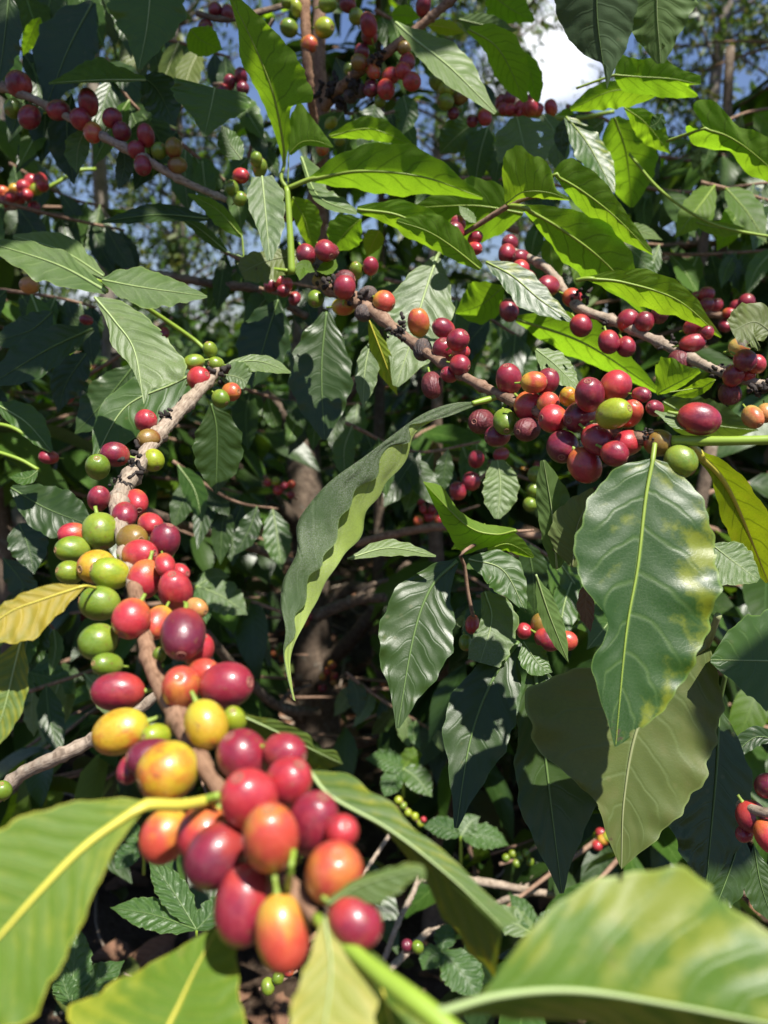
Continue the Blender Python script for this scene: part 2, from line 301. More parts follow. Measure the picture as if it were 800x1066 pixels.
WU = [0, .05, .14, .28, .44, .6, .74, .85, .93, 1]; WW = [.05, .26, .62, .92, 1, .93, .70, .40, .16, .015]
def leaf(parent, pts, wl, wr, d, n=(0, .2, 1), mat='mature', under=False, nl=None, nr=None, fold=.14, ruf=.10, nw=5, bend=0.0, curl=.06,
         rib=True, pet=None, NU=34, NV=9, label=None, ribw=1.0, serr=0.0, name='leaf', holes=()):
    """pts: midrib in photo pixels from stalk to tip; wl / wr: half widths left / right of the way to the tip (number, list) or edge polylines ('e', pts);
       d: depth at the stalk; n: which way the seen face points (right, up, toward the viewer)."""
    rng = np.random.default_rng(abs(hash((round(pts[0][0] * 7), round(pts[0][1] * 13), round(pts[-1][0])))) % 2**32)
    m2 = spline([p[:2] for p in pts], NU); u = np.linspace(0, 1, NU); T2 = unit(np.gradient(m2, axis=0)); L2 = np.stack([T2[:, 1], -T2[:, 0]], 1)   # left of travel (pixel y runs down)
    sk = rng.uniform(.8, 1.25); fat = 1.14 if mat == 'young' else 1.0
    def edge(wd, sgn):
        if isinstance(wd, tuple) and wd[0] == 'e':
            e = spline(wd[1], NU); hw = np.linalg.norm(e - m2, axis=1); p1, p2 = rng.random(2)
            return e + unit(e - m2 + 1e-6) * (hw * (.028 * np.sin(2 * np.pi * (nw * 1.3 * u + p1)) + .014 * np.sin(2 * np.pi * (nw * 3.1 * u + p2))) * np.minimum(1, 6 * (1 - u)))[:, None]
        if isinstance(wd, (int, float)): ww = np.interp(u ** sk, WU, WW) * wd * fat
        else: ww = spline(np.stack([np.linspace(0, 1, len(wd)), wd], 1), 120); ww = np.interp(u, ww[:, 0], ww[:, 1]) * fat
        ww = ww * (1 + .05 * np.sin(2 * np.pi * (nw * u + rng.random())) + .02 * np.sin(2 * np.pi * (2.3 * nw * u + rng.random())))
        if serr: ww = ww * (1 - serr * ((u * 11) % 1.0))
        return m2 + sgn * L2 * ww[:, None]
    EL, ER = edge(wl, 1), edge(wr, -1)
    n = unit(n); ray = lambda p: np.stack([(p[:, 0] - 400) / FPX, -(p[:, 1] - 533) / FPX, -np.ones(len(p))], 1)
    r0 = ray(m2); X0 = r0[0] * d
    def hit(r, X, nn):
        den = np.minimum((r * nn).sum(1), -.22); dep = (X * nn).sum(-1) / den; return r * dep[:, None]
    vw = unit(-r0.mean(0)); tilt = float(np.clip(n @ vw, .3, 1)) ** 1.6
    M3 = hit(r0, X0[None], n); Ln = np.linalg.norm(np.diff(M3, axis=0), axis=1).sum()
    M3 = M3 + n * (bend * Ln * (u ** 2))[:, None]
    V = np.zeros((NU, NV, 3)); UV = np.zeros((NU, NV, 2)); mid = NV // 2
    sgn_top = -1.0 if under else 1.0; am = rng.uniform(.15, 1.5, (2, 7)); rs = .5 if mat in ('young', 'lime') else 1.0
    for side, E, nn in ((1, EL, nl), (-1, ER, nr)):
        nn = unit(nn) if nn is not None else n
        for k in range(mid + 1):
            s = k / mid; q = m2 + (E - m2) * s; X = hit(ray(q), M3, nn)
            wreal = np.linalg.norm(hit(ray(E), M3, nn) - M3, axis=1)
            dz = sgn_top * fold * s * wreal - curl * s * s * wreal
            ph = rng.random(2) if k == 0 else ph
            amp = np.interp(u, np.linspace(0, 1, 7), am[0 if side > 0 else 1]) * np.minimum(1, 5 * (1 - u)) * s ** 2.2
            dz = dz + ruf * rs * tilt * wreal * amp * (np.sin(2 * np.pi * (nw * (u + .06 * np.sin(7 * u + ph[0])) + ph[0])) + .35 * np.sin(2 * np.pi * (1.6 * nw * u + ph[1])))
            dz = dz + .035 * wreal * s * np.sin(2 * np.pi * (1.3 * u + ph[1]))
            V[:, mid + side * k] = X + nn * dz[:, None]; UV[:, mid + side * k, 0] = u; UV[:, mid + side * k, 1] = .5 + side * s * .5
    Wd = CAM + c2w(V.reshape(-1, 3))
    # left edge at high index: faces wound so that the front face is the leaf's upper side
    Fc = grid_faces(NU, NV, flip=under)
    for (hu, hv, ru, rv) in holes:      # insect holes and nibbled margins
        fu = UV.reshape(-1, 2)[Fc].mean(1); fv = fu[:, 1] * 2 - 1; an = np.arctan2((fv - hv) / rv, (fu[:, 0] - hu) / ru)
        Fc = Fc[((fu[:, 0] - hu) / ru) ** 2 + ((fv - hv) / rv) ** 2 > (1 + .25 * np.sin(3 * an + hu * 40)) ** 2]
    o = mesh_obj(name, Wd, Fc, LM[mat], parent, origin=Wd[mid], uv=UV.reshape(-1, 2))
    if label: o['label'] = label
    if rib:
        c = Wd.reshape(NU, NV, 3)[:, mid]; cn = c2w(n[None])[0]
        P = c + cn * (.0004 if not under else .0002)
        rr = Ln * .0085 * ribw * np.interp(u, [0, .15, 1], [1.3, 1, .18])
        if pet is not None:
            pp = [pt(*p) for p in (pet if isinstance(pet, list) else [pet])]
            S = spline(np.vstack([pp, c[0:1], c[3:4]]), 12)[:-1]; P = np.vstack([S[:-1], P[2:]]); rr = np.r_[np.full(len(S) - 1, rr[0] * 1.25), rr[2:]]
        Vt, Ft = tube_data(P, rr, 6); mesh_obj('midrib', Vt, Ft, RIB[RIB_OF[mat]], o, origin=P[0])
    return o

def _cherry_mesh(seed):
    rg = np.random.default_rng(seed); NT_, NS = 20, 26; V = []; 
    th = np.linspace(0, np.pi, NT_); th[0] = .02; th[-1] = np.pi - .02; ph = np.linspace(0, 2 * np.pi, NS, endpoint=False)
    k = rg.normal(0, 1, 6)
    for t in th:
        rr = 1 + .025 * k[0] * np.cos(2 * ph + k[1]) * np.sin(t) + .018 * k[2] * np.cos(3 * ph + k[3]) * np.sin(t)
        z = np.cos(t) * (1 - .10 * math.exp(-(t / .16) ** 2)) ; rad_ = np.sin(t) ** .94
        if t > 2.6: rad_ *= .96
        V.append(np.stack([rr * rad_ * np.cos(ph), rr * rad_ * np.sin(ph), np.full(NS, z) + .02 * k[4] * np.cos(ph + k[5]) * np.sin(t)], 1))
    V = np.vstack(V); F = []
    for i in range(NT_ - 1):
        for j in range(NS): F.append([i * NS + j, (i + 1) * NS + j, (i + 1) * NS + (j + 1) % NS, i * NS + (j + 1) % NS])
    F.append(list(range(NS))); F.append(list(range(NT_ * NS - 1, (NT_ - 1) * NS - 1, -1)))
    return V, F
_cm = {}
def cherry_data(kind, var):
    if (kind, var) not in _cm:
        V, F = _cherry_mesh(var); me = bpy.data.meshes.new('cherry'); me.from_pydata(V.tolist(), [], F); me.materials.append(CM[kind])
        me.polygons.foreach_set('use_smooth', np.ones(len(me.polygons), bool)); _cm[(kind, var)] = me
    return _cm[(kind, var)]
def _lathe(name, prof, mat, seg=14):
    a = np.linspace(0, 2 * np.pi, seg, endpoint=False); V = np.vstack([np.stack([r * np.cos(a), r * np.sin(a), np.full(seg, z)], 1) for r, z in prof]); F = []
    for i in range(len(prof) - 1):
        for j in range(seg): F.append([i * seg + j, i * seg + (j + 1) % seg, (i + 1) * seg + (j + 1) % seg, (i + 1) * seg + j])
    F.append(list(range((len(prof) - 1) * seg, len(prof) * seg)))
    me = bpy.data.meshes.new(name); me.from_pydata(V.tolist(), [], F); me.materials.append(mat); me.polygons.foreach_set('use_smooth', np.ones(len(me.polygons), bool)); return me
_prof = [(.25, .935), (.24, .965), (.21, .982), (.17, .965), (.13, .92), (.08, .92), (.06, .95), (.02, .955)]
NAV = {'l': _lathe('navel', _prof, NAVEL), 'd': _lathe('navel', _prof, NAVEL_D)}
STK = _lathe('stalk', [(.17, -.95), (.12, -1.08), (.10, -1.25), (.11, -1.45)], RIB['young'], 8)

def cherries(parent, stem, items, push=True, detail=True, seed=1, spread=0.0):
    """items: (x, y, half width, half height, kind[, image angle of the navel end, how far it faces the viewer]) back ones first"""
    rg = np.random.default_rng(seed); S = spline(stem, 60); placed = []; base = wloc(parent)
    for it in items:
        x, y, rh, rv, kind = it[:5]; rh, rv = rh * 1.05, rv * 1.05
        i = int(np.argmin((S[:, 0] - x) ** 2 + (S[:, 1] - y) ** 2)); d = S[i, 2]; sx, sy = S[i, 0], S[i, 1]
        away = math.degrees(math.atan2(-(y - sy), x - sx))
        if len(it) > 5: phi = it[5]
        elif rh >= rv * 1.06: phi = (0 if math.cos(rad(away)) > 0 else 180) + rg.uniform(-25, 25)
        elif rv >= rh * 1.06: phi = (90 if math.sin(rad(away)) > 0 else -90) + rg.uniform(-25, 25)
        else: phi = away + rg.uniform(-30, 30)
        c = it[6] if len(it) > 6 else rg.uniform(.2, .82)
        a_px, b_px = max(rh, rv), min(rh, rv); a_px = max(a_px, b_px * 1.0)
        aa = math.sqrt(max(a_px ** 2 - (b_px * c) ** 2, 0) / (1 - c * c)); aa = min(max(aa, b_px * 1.06), b_px * 1.38)
        reff = math.sqrt(aa * b_px) * .93
        if push:
            for _ in range(60):
                p = pt(x, y, d); r = reff * d / FPX
                if all(np.linalg.norm(p - q) > .93 * (r + rq) for q, rq in placed): break
                d -= .0009
        p = pt(x, y, d); placed.append((p, reff * d / FPX))
        ax = c2w(np.array([[math.cos(rad(phi)) * math.sqrt(1 - c * c), math.sin(rad(phi)) * math.sqrt(1 - c * c), c]]))[0]
        o = bpy.data.objects.new('cherry', cherry_data(kind, int(rg.integers(0, 5)))); link(o, parent)
        o.location = p - base; o.rotation_euler = Vector(ax).to_track_quat('Z', 'Y').to_euler(); k = d / FPX; o.scale = (b_px * k, b_px * k, aa * k)
        if detail and rh > 6.5 and kind not in 'K':
            nv = bpy.data.objects.new('navel', NAV['d' if kind in 'DPRW' else 'l']); link(nv, o)
            st = bpy.data.objects.new('stalk', STK); link(st, o)

def knobs(parent, spots, r=3.0, seed=3):      # rough dark spurs where old fruit clusters sat
    rg = np.random.default_rng(seed)
    for (x, y, d, s) in spots:
        V = []; F = []; c = pt(x, y, d)
        for k in range(9):
            q = c + c2w(rg.normal(0, 1, (1, 3)))[0] * s * .75 * d / FPX; dirv = unit(rg.normal(0, 1, 3)); ln = rg.uniform(.5, 1.7) * s * d / FPX
            P = np.stack([q, q + dirv * ln * .6, q + dirv * ln + rg.normal(0, .15, 3) * ln]); v, f = tube_data(spline(P, 5), np.array([.34, .4, .3, .34, .16]) * s * d / FPX, 6, .25, off=sum(map(len, V)), rng=rg); V.append(v); F += f
        mesh_obj('spur', np.vstack(V), F, BARK['black'], parent)

# ------------------------------------------------------------------ ground
GRD = NT('soil'); _oc = GRD.n('ShaderNodeTexCoord').outputs['Object']
_n1 = GRD.noise(_oc, 3, 6, .65); _n2 = GRD.noise(_oc, 45, 6, .7)
_c = GRD.mix(GRD.ramp(_n1, .35, .7), (.055, .036, .024), (.11, .075, .05)); _c = GRD.mix(GRD.ramp(_n2, .5, .75), _c, (.16, .12, .085))
GRD.put(GRD.bsdf(_c, .95, .1, GRD.bump(_n2, .9, .03)), GRD.out.inputs[0])
gx = np.r_[-400, -120, -40, -15, np.linspace(-6, 6, 81), 15, 40, 120, 400]; gy = np.r_[-60, -20, -6, np.linspace(-2, 10, 81), 20, 50, 140, 600]
GX, GY = np.meshgrid(gx, gy, indexing='ij')
def ground_z(x, y):
    near = np.clip(1 - np.hypot(x, y - 3) / 12, 0, 1)
    return near * (.05 * np.sin(1.7 * x + .6) * np.sin(1.3 * y) + .025 * np.sin(5.1 * x + 2) * np.sin(4.3 * y + 1) + .012 * np.sin(13 * x) * np.sin(11 * y + 2)) + .02 * np.maximum(0, np.hypot(x, y) - 12)
go = mesh_obj('ground', np.stack([GX, GY, ground_z(GX, GY)], -1).reshape(-1, 3), grid_faces(len(gx), len(gy)), GRD.m, origin=(0, 0, 0)); go['kind'] = 'structure'

# ------------------------------------------------------------------ many small leaves in one mesh (crowns, litter)
def leaf_cloud(C, D, Nn, L, Wd, rng, nu=6, nv=3, droop=.25, fold=.18, ruf=.06):
    """one leaf per row: stalk point C, direction D, upper normal Nn, length L, half width Wd"""
    n = len(C); u = np.linspace(0, 1, nu); s = np.linspace(-1, 1, nv); prof = np.interp(u, WU, WW)
    D = unit(D); Sd = unit(np.cross(Nn, D)); N2 = np.cross(D, Sd)
    dr = droop * (rng.random(n) * 1.4 + .2); ph = rng.random((n, 1, 1)) * 6.28
    U4 = u[None, :, None]; S4 = s[None, None, :]
    along = L[:, None, None] * U4 * np.ones((1, 1, nv))
    across = Wd[:, None, None] * prof[None, :, None] * S4
    up = -dr[:, None, None] * L[:, None, None] * U4 ** 2 + fold * np.abs(across) + ruf * Wd[:, None, None] * np.abs(S4) * np.sin(9 * U4 + ph + S4 * 2)
    V = C[:, None, None] + along[..., None] * D[:, None, None] + across[..., None] * Sd[:, None, None] + up[..., None] * N2[:, None, None]
    f = grid_faces(nu, nv); F = (f[None] + (np.arange(n) * nu * nv)[:, None, None]).reshape(-1, 4)
    uv = np.broadcast_to(np.stack(np.meshgrid(u, s * .5 + .5, indexing='ij'), -1)[None], (n, nu, nv, 2)).reshape(-1, 2)
    return V.reshape(-1, 3), F, uv, len(f)

def spray_points(rng, A, Bv, npair, leafL, wob=.35):
    """opposite leaf pairs along a side branch from A to B"""
    t = np.linspace(.12, 1, npair); P = A + (Bv - A) * t[:, None]; P[:, 2] -= .10 * np.linalg.norm(Bv - A) * t ** 2
    dirb = unit(Bv - A); side = unit(np.cross(dirb, [0, 0, 1])); C = []; D = []; N = []
    for p in P:
        for sg in (-1, 1):
            dd = unit(dirb * rng.uniform(.2, .8) + sg * side * rng.uniform(.5, 1) + np.array([0, 0, rng.uniform(-.9, .05)]) + rng.normal(0, wob * .4, 3))
            nn = unit(np.array([0, 0, 1.0]) + rng.normal(0, wob, 3)); nn = unit(nn - dd * (nn @ dd)); C.append(p); D.append(dd); N.append(nn)
    return np.array(C), np.array(D), np.array(N), P

def coffee_bush(label, x, y, h, spread, nlat, seed, lean=(0, 0), z0=.35, mats=('old', 'mature', 'young'), pm=(.62, .30, .08), keep=None, leafL=.125, group='coffee bushes', trunk_r=.022, shoots=1, fruit=0):
    rng = np.random.default_rng(seed); base = np.array([x, y, float(ground_z(x, y))])
    b = thing('coffee_bush', label, 'bush', base, group); Cs, Ds, Ns = [], [], []; tv, tf = [], []; lats = []
    for s_ in range(shoots):
        top = base + np.array([lean[0] + rng.normal(0, .05) * (s_ > 0) * 3, lean[1] + rng.normal(0, .12) * (s_ > 0), h * (1 - .15 * s_)])
        P = np.stack([base - [0, 0, .05], base + (top - base) * .35 + rng.normal(0, .02, 3), base + (top - base) * .7 + rng.normal(0, .02, 3), top]); S = spline(P, 24)
        v, f = tube_data(S, np.linspace(trunk_r, trunk_r * .35, 24), 9, .06, .12, off=sum(map(len, tv)), rng=rng); tv.append(v); tf += f
        for k in range(nlat // shoots):
            t = rng.uniform(z0 / h, 1); i = int(t * 23); A = S[i]; az = rng.uniform(0, 2 * np.pi); ln = spread * (1.15 - .65 * t) * rng.uniform(.6, 1.1)
            E = A + np.array([math.cos(az) * ln, math.sin(az) * ln, rng.uniform(-.28, .16) * ln]); lats.append((A, E))
    mesh_obj('trunk', np.vstack(tv), tf, BARK['dark'], b, origin=base)
    lv, lf = [], []; FR = []
    for A, E in lats:
        c, dd, nn, P = spray_points(rng, A, E, max(3, int(np.linalg.norm(E - A) / .055)), leafL); Cs.append(c); Ds.append(dd); Ns.append(nn)
        v, f = tube_data(np.vstack([A, P]), np.linspace(.005, .002, len(P) + 1), 5, off=sum(map(len, lv)), rng=rng); lv.append(v); lf += f
        if rng.random() < fruit: FR.append(P[rng.integers(0, len(P))])
    mesh_obj('limb', np.vstack(lv), lf, BARK['brown'], b, origin=base)
    C = np.vstack(Cs); D = np.vstack(Ds); N = np.vstack(Ns)
    if keep is not None:
        ok = keep(C + D * leafL * .5) & keep(C) & keep(C + D * leafL); C, D, N = C[ok], D[ok], N[ok]
    n = len(C); L = leafL * rng.uniform(.6, 1.2, n); Wd = L * rng.uniform(.17, .23, n)
    V, F, uv, per = leaf_cloud(C, D, N, L, Wd, rng, 7, 5, .3, .18, .1)
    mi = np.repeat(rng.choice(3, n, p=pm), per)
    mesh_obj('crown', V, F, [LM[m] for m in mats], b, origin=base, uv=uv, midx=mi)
    for p in FR:
        cc = [(p + rng.normal(0, .008, 3)) for _ in range(rng.integers(4, 10))]
        for q in cc:
            o = bpy.data.objects.new('cherry', cherry_data(str(rng.choice(list('RRDDOGL'))), int(rng.integers(0, 5)))); link(o, b); o.location = q - base
            s = .0068 * rng.uniform(.85, 1.1); o.scale = (s, s, s * 1.12); o.rotation_euler = rng.uniform(0, 3, 3)
    return b

def px_of(P):
    q = np.asarray(P) - CAM; d = q @ F_; return 400 + FPX * (q @ R_) / np.maximum(d, .01), 533 - FPX * (q @ U_) / np.maximum(d, .01), d

# ------------------------------------------------------------------ fruiting branches near the camera
def branch(label, at, cat='coffee branch', group='fruiting coffee branches', name='coffee_branch'):
    return thing(name, label, cat, pt(*at), group)

# the long branch that comes down toward the camera at the lower left
A = branch('thick fruiting branch reaching down to the lower left, crowded with red, orange and green cherries', (225, 388, .47))
stA = [(228, 385, .47), (206, 408, .45), (185, 430, .43), (163, 455, .41), (143, 487, .385), (124, 520, .35), (128, 560, .315), (140, 610, .285), (150, 660, .262), (162, 702, .245), (188, 752, .222), (218, 805, .196), (262, 868, .178), (308, 928, .162), (330, 955, .155), (385, 1005, .143), (445, 1052, .135), (500, 1100, .13)]
ptube('stem', stA[:8], [5, 6.5, 7.5, 7.5, 8.5, 8, 7, 8], BARK['pale'], A, n=150, seg=14, rough=.12, knots=.10, nodes=7)
ptube('stem', stA[7:15], [8, 8, 9, 10.5, 11.5, 9, 8, 8], BARK['russet'], A, n=120, seg=14, rough=.06, knots=.05, nodes=5)
ptube('stem', stA[14:], [7, 8, 11.5, 12], BARK['green'], A, n=24, seg=12, rough=.03)
cherries(A, stA, [
 (103, 519, 11, 13, 'D'), (130, 537, 13, 14, 'D', -60, .8), (142, 523, 14, 12, 'R', -50, .75), (157, 546, 16, 12, 'R'), (172, 563, 15, 18, 'P'),
 (76, 556, 14, 11, 'R'), (76, 572, 16, 13, 'G'), (73, 596, 13, 12, 'G'), (105, 553, 18, 19, 'G', -70, .35), (138, 562, 17, 15, 'B'),
 (101, 590, 18, 17, 'Y'), (115, 597, 19, 16, 'L', 160, .5), (186, 597, 12, 10, 'R'), (172, 588, 10, 14, 'R', -60, .7), (146, 577, 18, 15, 'R'), (183, 615, 21, 17, 'R', 90, .6),
 (151, 603, 17, 20, 'R', -100, .3), (205, 633, 12, 10, 'A'), (104, 628, 20, 17, 'G', 170, .3), (112, 692, 16, 12, 'G'), (102, 668, 18, 19, 'G', 200, .3),
 (166, 682, 7, 15, 'G'), (165, 648, 14, 20, 'O'), (207, 677, 15, 18, 'R'), (137, 644, 19, 20, 'R', -110, .6), (191, 660, 22, 25, 'P', -80, .75),
 (123, 720, 28, 19, 'D', 180, .15), (212, 700, 17, 14, 'O'), (189, 716, 20, 22, 'O', 80, .8), (236, 713, 27, 23, 'D', 10, .3), (126, 762, 28, 22, 'Y', 200, .2),
 (163, 766, 16, 12, 'L'), (244, 750, 12, 17, 'L'), (215, 754, 21, 25, 'Y', -60, .3), (136, 800, 12, 17, 'D'), (160, 790, 26, 20, 'P'), (175, 803, 29, 29, 'Y', 200, .55)], seed=11)
cherries(A, stA, [
 (172, 870, 24, 27, 'O', 240, .35), (212, 868, 26, 26, 'R'), (253, 787, 27, 25, 'D', 120, .3), (297, 783, 22, 19, 'D'), (301, 814, 26, 23, 'R', 60, .4), (260, 832, 31, 27, 'R', 110, .45),
 (225, 891, 29, 33, 'P', 230, .4), (356, 866, 17, 18, 'R'), (326, 857, 25, 36, 'D', 70, .3), (282, 872, 28, 36, 'O', 90, .4), (370, 960, 28, 24, 'D', -30, .3),
 (348, 909, 33, 29, 'O', 80, .55), (254, 942, 29, 38, 'D', -100, .3), (294, 971, 27, 38, 'O', -80, .2)], seed=12)
cherries(A, stA, [(152, 438, 11, 11.5, 'R', 30, .6), (155, 457, 11, 10, 'B'), (160, 479, 11, 11, 'L', -60, .5), (102, 486, 12, 13, 'G'), (120, 473, 14, 12, 'P', 170, .4)], seed=13)
cherries(A, stA, [(202, 377, 11, 8, 'G'), (219, 364, 7, 8, 'G'), (225, 379, 8, 7.5, 'G'), (241, 408, 10, 9, 'O'), (230, 415, 9.5, 9, 'G', -40, .4), (207, 394, 12, 11.5, 'R', 20, .5)], seed=14)
knobs(A, [(139, 478, .375, 7), (128, 503, .36, 5), (228, 392, .462, 8), (172, 432, .42, 5)])
ptube('stalk', [(300, 925, .160), (303, 905, .155), (306, 885, .158)], [4, 3], BARK['green'], A, seg=8)
ptube('stalk', [(205, 845, .185), (215, 833, .182), (228, 828, .18)], [6, 4], BARK['green'], A, seg=8)
# its leaves
leaf(A, [(150, 838), (90, 880), (40, 930), (0, 975), (-60, 1040)], ('e', [(152, 842), (135, 862), (112, 900), (84, 965), (58, 1015), (20, 1070), (-55, 1050)]), ('e', [(152, 834), (120, 831), (62, 838), (0, 862), (-60, 905), (-62, 1030)]), .168, (.25, .55, .9), 'fg', pet=[(222, 832, .185), (190, 838, .175)], ribw=2.0, NU=44, NV=15, fold=.08, ruf=.05)
leaf(A, [(150, 1120), (180, 1060), (206, 1005), (234, 955)], ('e', [(140, 1122), (70, 1062), (105, 1032), (165, 998), (222, 966), (234, 955)]), ('e', [(160, 1122), (252, 1090), (250, 1040), (246, 990), (240, 965), (234, 955)]), .155, (-.05, .8, .6), 'fg', NU=40, NV=13, fold=.06, ruf=.03, pet=[(300, 1140, .14)], ribw=1.0)
leaf(A, [(338, 955), (345, 1010), (338, 1070), (325, 1150)], [2, 32, 50, 52, 45, 20], [2, 22, 34, 38, 36, 16], .150, (.05, .7, .72), 'cream', NU=34, NV=11, ruf=.05, fold=.05)
leaf(A, [(378, 985), (398, 1030), (410, 1080), (415, 1160)], [2, 18, 30, 36, 30, 10], [2, 22, 32, 36, 30, 10], .150, (0, .5, .85), 'fg', NU=30)
leaf(A, [(342, 941), (372, 922), (405, 911), (436, 905), (441, 917)], [3, 6, 7, 7, 7, 2], [2, 14, 24, 22, 12, 3], .150, (-.1, .3, 1), 'fold', NU=30, fold=.1, ruf=.08, nl=(0, .95, .4))
leaf(A, [(322, 802), (345, 829), (397, 858), (430, 881), (462, 907), (490, 932), (524, 965)], ('e', [(322, 802), (345, 801), (366, 804), (386, 822), (407, 834), (430, 860), (472, 893), (500, 922), (541, 958)]), ('e', [(322, 804), (350, 836), (400, 866), (440, 917), (462, 962), (482, 992), (512, 1030)]), .20, (-.1, .3, .9), 'fold', nl=(.05, .85, .5), nr=(-.38, -.45, .8), NU=44, NV=13, fold=0, curl=.08, ruf=.05, nw=4, label='leaf folded along its midrib with a yellowing lower half')
leaf(A, [(452, 1055), (520, 1036), (600, 1031), (700, 1046), (830, 1072), (900, 1090)], ('e', [(460, 1050), (496, 1040), (528, 1000), (566, 953), (600, 930), (650, 909), (700, 903), (748, 926), (792, 962), (850, 1010), (900, 1088)]), ('e', [(460, 1060), (520, 1062), (600, 1080), (700, 1110), (820, 1120), (900, 1095)]), .134, (-.02, .40, .92), 'mottled', nr=(0, -.55, .8), NU=110, NV=41, holes=[(.42, 1.0, .012, .03), (.62, .99, .018, .04)], fold=.02, ruf=.045, curl=.12, nw=4, ribw=1.0, pet=[(443, 1056, .134)], label='broad leaf mottled yellow and green')
leaf(A, [(246, 742), (290, 762), (330, 782), (357, 795)], ('e', [(246, 742), (290, 752), (320, 766), (330, 780), (348, 782), (357, 795)]), ('e', [(246, 748), (280, 778), (300, 800), (330, 806), (357, 796)]), .235, (-.1, -.35, .9), 'fold', under=True, ruf=.14, NU=30)
leaf(A, [(88, 610), (46, 624), (10, 638), (-24, 664)], ('e', [(88, 612), (62, 640), (38, 664), (12, 670), (-22, 668)]), ('e', [(88, 609), (48, 610), (5, 628), (-24, 650)]), .27, (.2, .5, .85), 'yellow', pet=[(100, 612, .278)], label='yellow leaf browning at its tip')
leaf(A, [(22, 668), (14, 700), (4, 740), (-12, 785)], [3, 14, 19, 18, 12, 2], [4, 20, 26, 25, 16, 2], .272, (.3, .2, .9), 'fold', label='half green leaf with a withered brown base')
leaf(A, [(214, 383), (180, 400), (130, 425), (98, 480)], [3, 18, 32, 35, 24, 3], [3, 12, 18, 20, 16, 2], .50, (.1, .3, .95), 'mature')
leaf(A, [(231, 385), (246, 378), (272, 377), (303, 388)], [1, 4, 6, 7, 6, 1], [3, 8, 11, 10, 7, 1], .47, (0, .6, .8), 'pale')
leaf(A, [(230, 390), (246, 392), (258, 398)], [4, 14, 16, 10], [4, 12, 12, 8], .465, (.1, .2, .95), 'pale')
leaf(A, [(220, 420), (226, 450), (225, 515)], 27, 25, .52, (.2, -.1, .95), 'old')

# the branch in the middle, from the upper centre out to the right edge
B = branch('middle branch running to the right edge with the large cluster of glossy crimson cherries', (345, 300, .5))
stB = [(330, 290, .51), (345, 300, .505), (385, 322, .49), (425, 353, .47), (470, 384, .44), (520, 411, .405), (572, 432, .37), (640, 452, .345), (700, 459, .328), (760, 459, .318), (830, 457, .31)]
ptube('stem', stB[:9], [7, 7, 5.5, 4.7, 4.7, 5.2, 6, 6, 6], BARK['brown'], B, n=180, seg=12, rough=.07, knots=.06, nodes=11)
ptube('stem', stB[8:], [6, 5, 5], BARK['green'], B, n=20, seg=12, rough=.02)
cherries(B, stB, [
 (592, 413, 9, 10, 'Y'), (570, 397, 12, 13, 'D'), (556, 398, 13, 10.5, 'O', 0, .3), (571, 420, 11, 11, 'O'), (530, 395, 13, 15.5, 'D', 110, .6), (518, 454, 13, 11, 'P'), (502, 439, 15, 12.5, 'W'), (549, 447, 14, 12, 'W'),
 (551, 423, 15.5, 14.5, 'R', -50, .6), (526, 439, 12, 13.5, 'G', -90, .7), (656, 431, 12, 14, 'O'), (641, 402, 15.5, 16, 'R', 60, .3), (639, 431, 17, 15, 'L', 20, .75), (654, 461, 15, 13, 'R'), (576, 436, 14, 14, 'R', 180, .4),
 (640, 472, 13, 14, 'D', -30, .4), (609, 484, 19, 16, 'R', -60, .3), (586, 465, 16.5, 16, 'P'), (622, 458, 14, 17, 'D', -50, .5), (614, 411, 17, 15, 'D', 115, .7), (604, 434, 17.5, 15, 'P', 200, .6),
 (668, 411, 9, 8, 'D'), (682, 425, 12, 8, 'D')], seed=21)
cherries(B, stB, [(709, 480, 17, 15, 'G', -50, .3), (686, 461, 14, 13.5, 'B', -10, .8), (728, 436, 21, 15.5, 'D', -15, .2)], seed=22)
cherries(B, stB, [(480, 367, 9, 8, 'R'), (468, 390, 9, 8, 'D'), (479, 380, 10.5, 10, 'D', -20, .5), (450, 401, 11, 14, 'W', -80, .4), (462, 342, 12, 10, 'D', 150, .4), (477, 354, 11.5, 11, 'D'), (440, 364, 10, 11.5, 'K'), (462, 365, 11.5, 12.5, 'D', 100, .8), (436, 336, 11, 14, 'O', 100, .5)], seed=23)
cherries(B, stB, [(344, 262, 9, 8, 'D'), (386, 277, 8, 9, 'D'), (371, 282, 7, 9, 'G'), (329, 311, 8.5, 9, 'G'), (383, 307, 10, 8.5, 'K'), (379, 326, 9, 8.5, 'K'), (359, 292, 11, 10, 'W'), (359, 299, 11, 12, 'D'), (358, 319, 12, 9, 'Y', 0, .2), (400, 314, 11.5, 10.5, 'O', -30, .3), (319, 265, 10, 11, 'D', -60, .3), (339, 261, 10.5, 10.5, 'D', -50, .5)], seed=24)
knobs(B, [(416, 342, .47, 6), (413, 350, .47, 4), (372, 312, .49, 7), (345, 296, .50, 8), (338, 283, .505, 7), (676, 452, .328, 4), (535, 424, .395, 5)])
